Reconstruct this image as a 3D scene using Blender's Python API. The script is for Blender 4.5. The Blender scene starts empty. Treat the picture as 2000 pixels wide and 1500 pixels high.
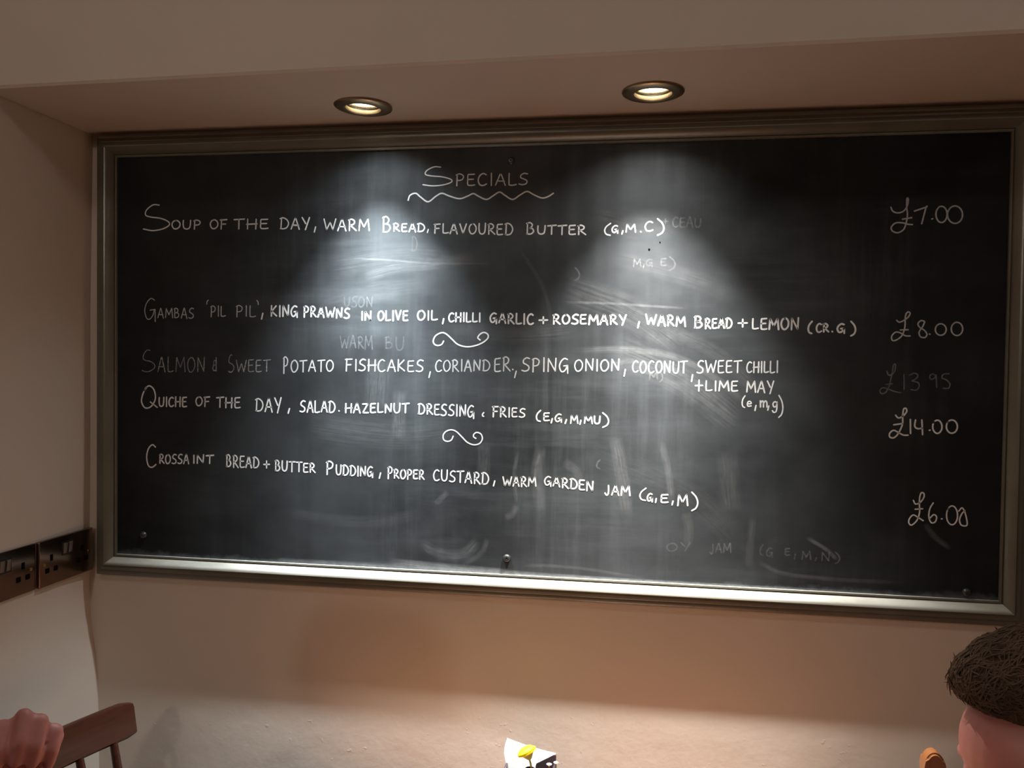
import bpy, bmesh, math, random
from mathutils import Vector, Matrix, Euler

# ------------------------------------------------------------------ camera, light, exposure
SC = bpy.context.scene
COL = SC.collection
ZB = 1.15                      # height of the writing surface's lower edge above the floor
BW, BH = 1.60, 0.771           # writing surface
WALL_Y = 0.010                 # plane of the back wall; the writing surface is y = 0

cam_data = bpy.data.cameras.new('camera')
cam = bpy.data.objects.new('camera', cam_data)
COL.objects.link(cam)
cam_data.sensor_fit = 'HORIZONTAL'
cam_data.sensor_width = 36.0
cam_data.lens = 1600.0 / 2000.0 * 36.0
cam_data.clip_start = 0.02
cam.matrix_world = (Matrix.Translation((1.00919, -1.45949, 0.38039 + ZB))
                    @ Matrix.Rotation(0.156275, 4, 'Z')
                    @ Matrix.Rotation(math.pi / 2 - 0.023562, 4, 'X')
                    @ Matrix.Rotation(0.012882, 4, 'Z'))
SC.camera = cam

world = bpy.data.worlds.new('world')
SC.world = world
world.use_nodes = True
world.node_tree.nodes['Background'].inputs[0].default_value = (1.0, 0.93, 0.85, 1)
world.node_tree.nodes['Background'].inputs[1].default_value = 0.0
SC.view_settings.view_transform = 'Standard'
SC.view_settings.look = 'None'
SC.view_settings.gamma = 1.0
SC.view_settings.use_curve_mapping = False
SC.view_settings.exposure = 0.0

SOFFIT_Z = 0.82 + ZB
LAMPS = [(0.531, -0.103, (0.86, 0.95, 1.0)), (1.0205, -0.122, (1.0, 0.985, 0.945))]
LAMP_NARROW, LAMP_MID, LAMP_WIDE = 105.0, 122.0, 6.0      # watts of each beam of a recessed lamp
PENDANTS = [((0.12, -2.9, 2.25), 20.0, (1.0, 0.89, 0.77)), ((2.35, -2.9, 2.10), 2.0, (1.0, 0.86, 0.70))]
CEILING_LIGHTS = [((0.35, -1.45, 2.64), 2.6, (1.0, 0.98, 0.97)), ((2.0, -1.45, 2.64), 3.0, (1.0, 0.98, 0.98))]


def spot(name, loc, power, angle, blend, color, radius, rot=(0, 0, 0)):
    d = bpy.data.lights.new(name, 'SPOT')
    d.energy = power
    d.spot_size = math.radians(angle)
    d.spot_blend = blend
    d.shadow_soft_size = radius
    d.color = color
    o = bpy.data.objects.new(name, d)
    o.location = loc
    o.rotation_euler = rot
    COL.objects.link(o)
    return o


# ------------------------------------------------------------------ materials
def nodes(name):
    m = bpy.data.materials.new(name)
    m.use_nodes = True
    nt = m.node_tree
    return m, nt, nt.nodes['Principled BSDF']


def N(nt, kind, **kw):
    n = nt.nodes.new(kind)
    for k, v in kw.items():
        setattr(n, k, v)
    return n


def noise(nt, scale, detail=4.0, stretch=(1, 1, 1), rough=0.55, loc=(0, 0, 0), coord='Object', rot=(0, 0, 0)):
    tc = N(nt, 'ShaderNodeTexCoord')
    mp = N(nt, 'ShaderNodeMapping')
    mp.inputs['Scale'].default_value = stretch
    mp.inputs['Location'].default_value = loc
    mp.inputs['Rotation'].default_value = rot
    nt.links.new(tc.outputs[coord], mp.inputs['Vector'])
    nz = N(nt, 'ShaderNodeTexNoise')
    nz.inputs['Scale'].default_value = scale
    nz.inputs['Detail'].default_value = detail
    nz.inputs['Roughness'].default_value = rough
    nt.links.new(mp.outputs[0], nz.inputs['Vector'])
    return nz.outputs['Fac']


def ramp(nt, fac, a, b, ca=(0, 0, 0, 1), cb=(1, 1, 1, 1)):
    r = N(nt, 'ShaderNodeValToRGB')
    r.color_ramp.elements[0].position = a
    r.color_ramp.elements[1].position = b
    r.color_ramp.elements[0].color = ca
    r.color_ramp.elements[1].color = cb
    nt.links.new(fac, r.inputs[0])
    return r.outputs[0]


def maths(nt, op, a, b, clamp=False):
    n = N(nt, 'ShaderNodeMath', operation=op, use_clamp=clamp)
    for i, v in enumerate((a, b)):
        if isinstance(v, (int, float)):
            n.inputs[i].default_value = v
        else:
            nt.links.new(v, n.inputs[i])
    return n.outputs[0]


def mix(nt, fac, ca, cb):
    n = N(nt, 'ShaderNodeMix', data_type='RGBA')
    if isinstance(fac, (int, float)):
        n.inputs[0].default_value = fac
    else:
        nt.links.new(fac, n.inputs[0])
    for i, c in ((6, ca), (7, cb)):
        if isinstance(c, tuple):
            n.inputs[i].default_value = (*c, 1)
        else:
            nt.links.new(c, n.inputs[i])
    return n.outputs[2]


def bump(nt, bs, h, strength=0.3, dist=0.01):
    b = N(nt, 'ShaderNodeBump')
    b.inputs['Strength'].default_value = strength
    b.inputs['Distance'].default_value = dist
    nt.links.new(h, b.inputs['Height'])
    nt.links.new(b.outputs[0], bs.inputs['Normal'])


def simple(name, col, rough=0.5, metal=0.0, spec=0.5, vary=0.0, vscale=20.0, stretch=(1, 1, 1), bumpy=0.0, bscale=80.0, bdist=0.002):
    m, nt, bs = nodes(name)
    bs.inputs['Roughness'].default_value = rough
    bs.inputs['Metallic'].default_value = metal
    bs.inputs['Specular IOR Level'].default_value = spec
    if vary:
        f = noise(nt, vscale, 5, stretch)
        lo = tuple(c * (1 - vary) for c in col)
        hi = tuple(min(1, c * (1 + vary)) for c in col)
        nt.links.new(mix(nt, f, lo, hi), bs.inputs['Base Color'])
    else:
        bs.inputs['Base Color'].default_value = (*col, 1)
    if bumpy:
        bump(nt, bs, noise(nt, bscale, 4, stretch), bumpy, bdist)
    return m


def plaster(name, col):
    m, nt, bs = nodes(name)
    bs.inputs['Roughness'].default_value = 0.75
    bs.inputs['Specular IOR Level'].default_value = 0.25
    f = noise(nt, 3.0, 5)
    nt.links.new(mix(nt, f, tuple(c * 0.93 for c in col), tuple(c * 1.05 for c in col)), bs.inputs['Base Color'])
    h1 = noise(nt, 60, 3)
    h2 = ramp(nt, noise(nt, 48, 6, rough=0.6, loc=(3, 1, 2)), 0.66, 0.74)
    h3 = noise(nt, 6, 2, loc=(7, 2, 1))
    h = maths(nt, 'ADD', maths(nt, 'MULTIPLY', h1, 0.25), maths(nt, 'ADD', maths(nt, 'MULTIPLY', h2, 0.22), maths(nt, 'MULTIPLY', h3, 1.5)))
    bump(nt, bs, h, 0.35, 0.003)
    return m


M = {}
M['wall'] = plaster('cream_plaster', (0.60, 0.515, 0.44))
M['soffit'] = plaster('soffit_paint', (0.58, 0.50, 0.435))
M['floor'] = simple('floor_boards', (0.16, 0.085, 0.045), 0.45, vary=0.4, vscale=6, stretch=(1, 9, 1))


def frame_material():
    m, nt, bs = nodes('frame_paint')
    bs.inputs['Specular IOR Level'].default_value = 0.6
    paint = mix(nt, noise(nt, 9, 5), (0.078, 0.070, 0.052), (0.150, 0.136, 0.104))
    # patchy off-white, rougher finish on faces that turn upward
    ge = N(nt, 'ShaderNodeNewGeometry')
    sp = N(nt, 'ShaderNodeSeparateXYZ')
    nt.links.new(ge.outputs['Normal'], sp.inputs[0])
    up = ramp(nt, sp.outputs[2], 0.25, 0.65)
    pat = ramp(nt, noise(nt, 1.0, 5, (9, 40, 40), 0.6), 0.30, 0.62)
    up_tint = maths(nt, 'MULTIPLY', up, maths(nt, 'ADD', maths(nt, 'MULTIPLY', pat, 0.30), 0.38))
    nt.links.new(mix(nt, up_tint, paint, (0.60, 0.59, 0.52)), bs.inputs['Base Color'])
    nt.links.new(maths(nt, 'ADD', maths(nt, 'MULTIPLY', up_tint, 0.5), 0.27), bs.inputs['Roughness'])
    bump(nt, bs, noise(nt, 45, 4), 0.15, 0.002)
    return m


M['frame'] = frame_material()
M['brass'] = simple('aged_brass', (0.42, 0.32, 0.20), 0.36, metal=1.0, vary=0.3, vscale=30)
M['rim'] = simple('polished_rim', (0.75, 0.66, 0.48), 0.2, metal=1.0)
M['reflector'] = simple('lamp_reflector', (0.8, 0.78, 0.72), 0.25, metal=1.0)
M['bronze'] = simple('black_nickel', (0.23, 0.155, 0.115), 0.22, metal=1.0, vary=0.35, vscale=14, bumpy=0.25, bscale=9, bdist=0.004)
M['rocker'] = simple('switch_rocker', (0.22, 0.17, 0.13), 0.4, metal=0.6)
M['black_plastic'] = simple('black_plastic', (0.012, 0.011, 0.011), 0.4)
M['gold'] = simple('gold_screw', (0.6, 0.42, 0.15), 0.3, metal=1.0)
M['darkwood'] = simple('mahogany_wood', (0.042, 0.0125, 0.0075), 0.22, vary=0.45, vscale=8, stretch=(2, 2, 14))
M['orangewood'] = simple('polished_oak', (0.34, 0.13, 0.045), 0.28, vary=0.4, vscale=8, stretch=(10, 10, 2))
M['tablewood'] = simple('table_wood', (0.25, 0.108, 0.045), 0.35, vary=0.3, vscale=5, stretch=(1, 12, 1))
M['napkin'] = simple('white_paper', (0.64, 0.62, 0.605), 0.8, vary=0.03, vscale=60, bumpy=0.1)
M['holder'] = simple('dark_lacquer', (0.035, 0.022, 0.026), 0.35)
M['petal'] = simple('yellow_petals', (0.92, 0.74, 0.0), 0.6, vary=0.2, vscale=300)
M['stem'] = simple('flower_stem', (0.28, 0.34, 0.10), 0.5, vary=0.25, vscale=90)
M['white_petal'] = simple('white_petals', (0.85, 0.83, 0.78), 0.6, vary=0.05)
M['orange'] = simple('orange_centre', (0.75, 0.28, 0.02), 0.6, vary=0.15, vscale=300)
M['leaf'] = simple('leaf_green', (0.10, 0.17, 0.04), 0.5, vary=0.3, vscale=60)
M['skin'] = simple('skin', (0.47, 0.185, 0.160), 0.5, vary=0.14, vscale=18, bumpy=0.12, bscale=220, bdist=0.001)
M['hair'] = simple('brown_hair', (0.074, 0.044, 0.027), 0.75, spec=0.2, vary=0.5, vscale=26)
M['shirt'] = simple('navy_shirt', (0.03, 0.035, 0.08), 0.85, vary=0.3, vscale=60)
M['sweater'] = simple('plum_sweater', (0.16, 0.03, 0.13), 0.9, vary=0.3, vscale=80, bumpy=0.3, bscale=160)
M['trousers'] = simple('dark_trousers', (0.03, 0.03, 0.035), 0.85, vary=0.3, vscale=60)
M['shoe'] = simple('shoe_leather', (0.02, 0.014, 0.011), 0.4)
M['far_wall'] = plaster('umber_plaster', (0.30, 0.22, 0.16))
M['eye'] = simple('eye_white', (0.7, 0.68, 0.64), 0.2)
M['screw'] = simple('dark_screw', (0.06, 0.06, 0.06), 0.35, metal=0.5)
M['speck'] = simple('dark_speck', (0.004, 0.004, 0.004), 0.9, spec=0.05)
M['pendant'] = simple('pendant_enamel', (0.05, 0.05, 0.05), 0.4)


def emit(name, col, strength):
    m, nt, bs = nodes(name)
    bs.inputs['Base Color'].default_value = (*col, 1)
    bs.inputs['Emission Color'].default_value = (*col, 1)
    bs.inputs['Emission Strength'].default_value = strength
    return m


M['lens'] = emit('lit_lamp_lens', (1.0, 0.95, 0.86), 14.0)
M['bulb'] = emit('lit_bulb', (1.0, 0.85, 0.62), 6.0)


def board_material():
    m, nt, bs = nodes('blackboard_paint')
    bs.inputs['Roughness'].default_value = 0.62
    bs.inputs['Specular IOR Level'].default_value = 0.12
    cloud = ramp(nt, noise(nt, 1.9, 5, (1, 1, 1.2), 0.55, (4.2, 0, 1.0)), 0.32, 0.70)
    fine = ramp(nt, noise(nt, 5.5, 7, (0.8, 1, 1.1), 0.62, (1.2, 0, 5.0)), 0.38, 0.74)
    m1 = ramp(nt, noise(nt, 2.4, 3, (1.6, 1, 1.0), 0.5, (9.2, 0, 2.0)), 0.44, 0.66)
    m2 = ramp(nt, noise(nt, 2.0, 3, (1.0, 1, 1.8), 0.5, (3.7, 0, 7.0)), 0.44, 0.66)
    streak = ramp(nt, noise(nt, 1.0, 6, (38, 1, 2.4), 0.68, (2.0, 0, 0.3), rot=(0, 0.03, 0)), 0.46, 0.74)
    drip = ramp(nt, noise(nt, 1.0, 2, (15, 1, 0.45), 0.4, (8.0, 0, 3.3)), 0.30, 0.40)
    wipe = ramp(nt, noise(nt, 1.0, 6, (2.6, 1, 24), 0.66, (0.6, 0, 2.2), rot=(0, 0.16, 0)), 0.47, 0.76)
    d = maths(nt, 'ADD', maths(nt, 'MULTIPLY', cloud, 0.36), 0.06)
    d = maths(nt, 'ADD', d, maths(nt, 'MULTIPLY', fine, 0.26))
    d = maths(nt, 'ADD', d, maths(nt, 'MULTIPLY', maths(nt, 'MULTIPLY', streak, m1), 0.32))
    d = maths(nt, 'ADD', d, maths(nt, 'MULTIPLY', maths(nt, 'MULTIPLY', wipe, m2), 0.34))
    d = maths(nt, 'MULTIPLY', d, maths(nt, 'ADD', maths(nt, 'MULTIPLY', drip, 0.30), 0.70))
    # chalk tone full in the middle, weaker towards the two ends
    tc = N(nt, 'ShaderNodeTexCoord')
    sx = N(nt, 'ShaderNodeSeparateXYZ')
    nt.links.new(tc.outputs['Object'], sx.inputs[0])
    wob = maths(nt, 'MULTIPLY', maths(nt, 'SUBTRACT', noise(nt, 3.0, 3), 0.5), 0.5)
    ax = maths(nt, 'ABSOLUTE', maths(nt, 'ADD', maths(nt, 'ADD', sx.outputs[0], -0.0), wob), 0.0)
    end_fade = ramp(nt, ax, 0.22, 0.78, (1, 1, 1, 1), (0.22, 0.22, 0.22, 1))
    d = maths(nt, 'MULTIPLY', d, end_fade)
    # dust lying along the lower edge
    low = maths(nt, 'ADD', sx.outputs[2], maths(nt, 'MULTIPLY', noise(nt, 1.0, 5, (28, 1, 28), 0.7), 0.03))
    edge = ramp(nt, low, 0.010, 0.026, (1, 1, 1, 1), (0, 0, 0, 1))
    d = maths(nt, 'MAXIMUM', d, maths(nt, 'MULTIPLY', edge, 0.9))
    spk = ramp(nt, noise(nt, 210, 2, (1, 1, 1), 0.5), 0.76, 0.80)
    d = maths(nt, 'ADD', d, maths(nt, 'MULTIPLY', spk, 0.25), True)
    nt.links.new(mix(nt, d, (0.0042, 0.0044, 0.0052), (0.116, 0.127, 0.134)), bs.inputs['Base Color'])
    bump(nt, bs, noise(nt, 30, 4, (6, 1, 1)), 0.05, 0.001)
    return m


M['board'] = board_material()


def chalk(name, alpha, patchy=0.25, col=(0.74, 0.74, 0.73)):
    m, nt, bs = nodes(name)
    bs.inputs['Base Color'].default_value = (*col, 1)
    bs.inputs['Roughness'].default_value = 0.95
    bs.inputs['Specular IOR Level'].default_value = 0.1
    f = ramp(nt, noise(nt, 160, 3, rough=0.7), 0.3, 0.62)
    g = ramp(nt, noise(nt, 26, 3, loc=(2, 3, 4)), 0.3, 0.6)
    a = maths(nt, 'MULTIPLY', maths(nt, 'ADD', maths(nt, 'MULTIPLY', maths(nt, 'MULTIPLY', f, g), patchy), 1 - patchy), alpha, True)
    nt.links.new(a, bs.inputs['Alpha'])
    return m


M['chalk'] = chalk('chalk_white', 1.0, 0.15)
M['chalk_soft'] = chalk('chalk_soft', 0.72, 0.30)
M['chalk_worn'] = chalk('chalk_worn', 0.42, 0.55)
M['chalk_faint'] = chalk('chalk_faint', 0.22, 0.6)
M['chalk_ghost'] = chalk('chalk_ghost', 0.085, 0.8)


def smear_material(k, alpha):
    m, nt, bs = nodes('chalk_smear_%d' % k)
    bs.inputs['Base Color'].default_value = (0.72, 0.73, 0.73, 1)
    bs.inputs['Roughness'].default_value = 0.95
    bs.inputs['Specular IOR Level'].default_value = 0.1
    uv = N(nt, 'ShaderNodeTexCoord')
    sp = N(nt, 'ShaderNodeSeparateXYZ')
    nt.links.new(uv.outputs['UV'], sp.inputs[0])
    v = sp.outputs[1]
    cross = maths(nt, 'MULTIPLY', maths(nt, 'MULTIPLY', v, maths(nt, 'SUBTRACT', 1.0, v)), 4.0)
    u = sp.outputs[0]
    along = ramp(nt, maths(nt, 'MULTIPLY', maths(nt, 'MULTIPLY', u, maths(nt, 'SUBTRACT', 1.0, u)), 4.0), 0.0, 0.5)
    nz = ramp(nt, noise(nt, 1.0, 5, (2.4, 14.0, 1), 0.7, (k * 3.1, k * 1.7, 0), 'UV'), 0.32, 0.72)
    n2 = ramp(nt, noise(nt, 60, 4, rough=0.7), 0.3, 0.7)
    a = maths(nt, 'MULTIPLY', maths(nt, 'MULTIPLY', cross, along), maths(nt, 'MULTIPLY', nz, alpha * 0.6))
    a = maths(nt, 'MULTIPLY', a, maths(nt, 'ADD', maths(nt, 'MULTIPLY', n2, 0.6), 0.4), True)
    nt.links.new(a, bs.inputs['Alpha'])
    return m


# ------------------------------------------------------------------ building helpers
def link(name, me, mat=None, parent=None, loc=None):
    o = bpy.data.objects.new(name, me)
    COL.objects.link(o)
    if mat is not None and me is not None:
        me.materials.append(mat)
    if parent is not None:
        o.parent = parent
    if loc is not None:
        o.location = loc
    return o


def done(name, bm, mat, parent=None, smooth=True, loc=None, angle=40):
    bmesh.ops.recalc_face_normals(bm, faces=bm.faces)
    me = bpy.data.meshes.new(name)
    bm.to_mesh(me)
    bm.free()
    if smooth:
        for p in me.polygons:
            p.use_smooth = True
        me.set_sharp_from_angle(angle=math.radians(angle))
    return link(name, me, mat, parent, loc)


def thing(name, label, cat, loc=(0, 0, 0), rotz=0.0, group=None):
    o = bpy.data.objects.new(name, None)
    COL.objects.link(o)
    o.empty_display_size = 0.05
    o.location = loc
    o.rotation_euler = (0, 0, rotz)
    return tag(o, label, cat, group)


def tag(o, label, cat, group=None):
    o['label'] = label
    o['category'] = cat
    if group:
        o['group'] = group
    return o


def struct(name, bm, mat, smooth=False):
    o = done(name, bm, mat, None, smooth)
    o['kind'] = 'structure'
    return o


def copy_tree(o, parent=None):
    c = o.copy()
    COL.objects.link(c)
    if parent is not None:
        c.parent = parent
    for ch in list(o.children):
        copy_tree(ch, c)
    return c


def box(bm, x0, x1, y0, y1, z0, z1, bevel=0.0, mat=None):
    r = bmesh.ops.create_cube(bm, size=1.0)
    vs = r['verts']
    for v in vs:
        v.co = Vector((x0 + (v.co.x + .5) * (x1 - x0), y0 + (v.co.y + .5) * (y1 - y0), z0 + (v.co.z + .5) * (z1 - z0)))
    if bevel:
        es = list({e for v in vs for e in v.link_edges})
        nb = bmesh.ops.bevel(bm, geom=es, offset=bevel, segments=3, affect='EDGES', profile=0.5)
        vs = list({v for f in nb['faces'] for v in f.verts} | {v for v in vs if v.is_valid})
    if mat is not None:
        bmesh.ops.transform(bm, matrix=mat, verts=vs)
    return vs


def tube(bm, pts, radii, seg=12, cap=True):
    """round bar along a polyline; radii one number or one per point"""
    pts = [Vector(p) for p in pts]
    if isinstance(radii, (int, float)):
        radii = [radii] * len(pts)
    rings = []
    up = None
    for i, p in enumerate(pts):
        d = (pts[min(i + 1, len(pts) - 1)] - pts[max(i - 1, 0)]).normalized()
        if up is None:
            up = Vector((0, 0, 1)) if abs(d.z) < 0.9 else Vector((1, 0, 0))
        s = d.cross(up).normalized()
        up = s.cross(d).normalized()
        rings.append([bm.verts.new(p + (s * math.cos(a) + up * math.sin(a)) * radii[i]) for a in [2 * math.pi * k / seg for k in range(seg)]])
    for a, b in zip(rings, rings[1:]):
        for k in range(seg):
            bm.faces.new((a[k], a[(k + 1) % seg], b[(k + 1) % seg], b[k]))
    if cap:
        bm.faces.new(rings[0])
        bm.faces.new(rings[-1])
    return bm


def lathe(bm, prof, seg=48, axis_loc=(0, 0, 0), close=False):
    """prof = (radius, z) list spun about a vertical axis"""
    cx, cy, cz = axis_loc
    rings = []
    for r, z in prof:
        if r < 1e-6:
            rings.append([bm.verts.new((cx, cy, cz + z))])
        else:
            rings.append([bm.verts.new((cx + r * math.cos(2 * math.pi * k / seg), cy + r * math.sin(2 * math.pi * k / seg), cz + z)) for k in range(seg)])
    pairs = list(zip(rings, rings[1:]))
    if close:
        pairs.append((rings[-1], rings[0]))
    for a, b in pairs:
        for k in range(seg):
            j = (k + 1) % seg
            if len(a) == 1 and len(b) == 1:
                continue
            if len(a) == 1:
                bm.faces.new((a[0], b[j], b[k]))
            elif len(b) == 1:
                bm.faces.new((a[k], a[j], b[0]))
            else:
                bm.faces.new((a[k], a[j], b[j], b[k]))
    return bm


def catmull(pts, n=6):
    P = [Vector(p) for p in pts]
    if len(P) < 3:
        return P
    P = [P[0] * 2 - P[1]] + P + [P[-1] * 2 - P[-2]]
    out = []
    for i in range(1, len(P) - 2):
        a, b, c, d = P[i - 1:i + 3]
        for k in range(n):
            t = k / n
            out.append(0.5 * ((2 * b) + (c - a) * t + (2 * a - 5 * b + 4 * c - d) * t * t + (3 * b - a - 3 * c + d) * t ** 3))
    out.append(P[-2])
    return out

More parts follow.
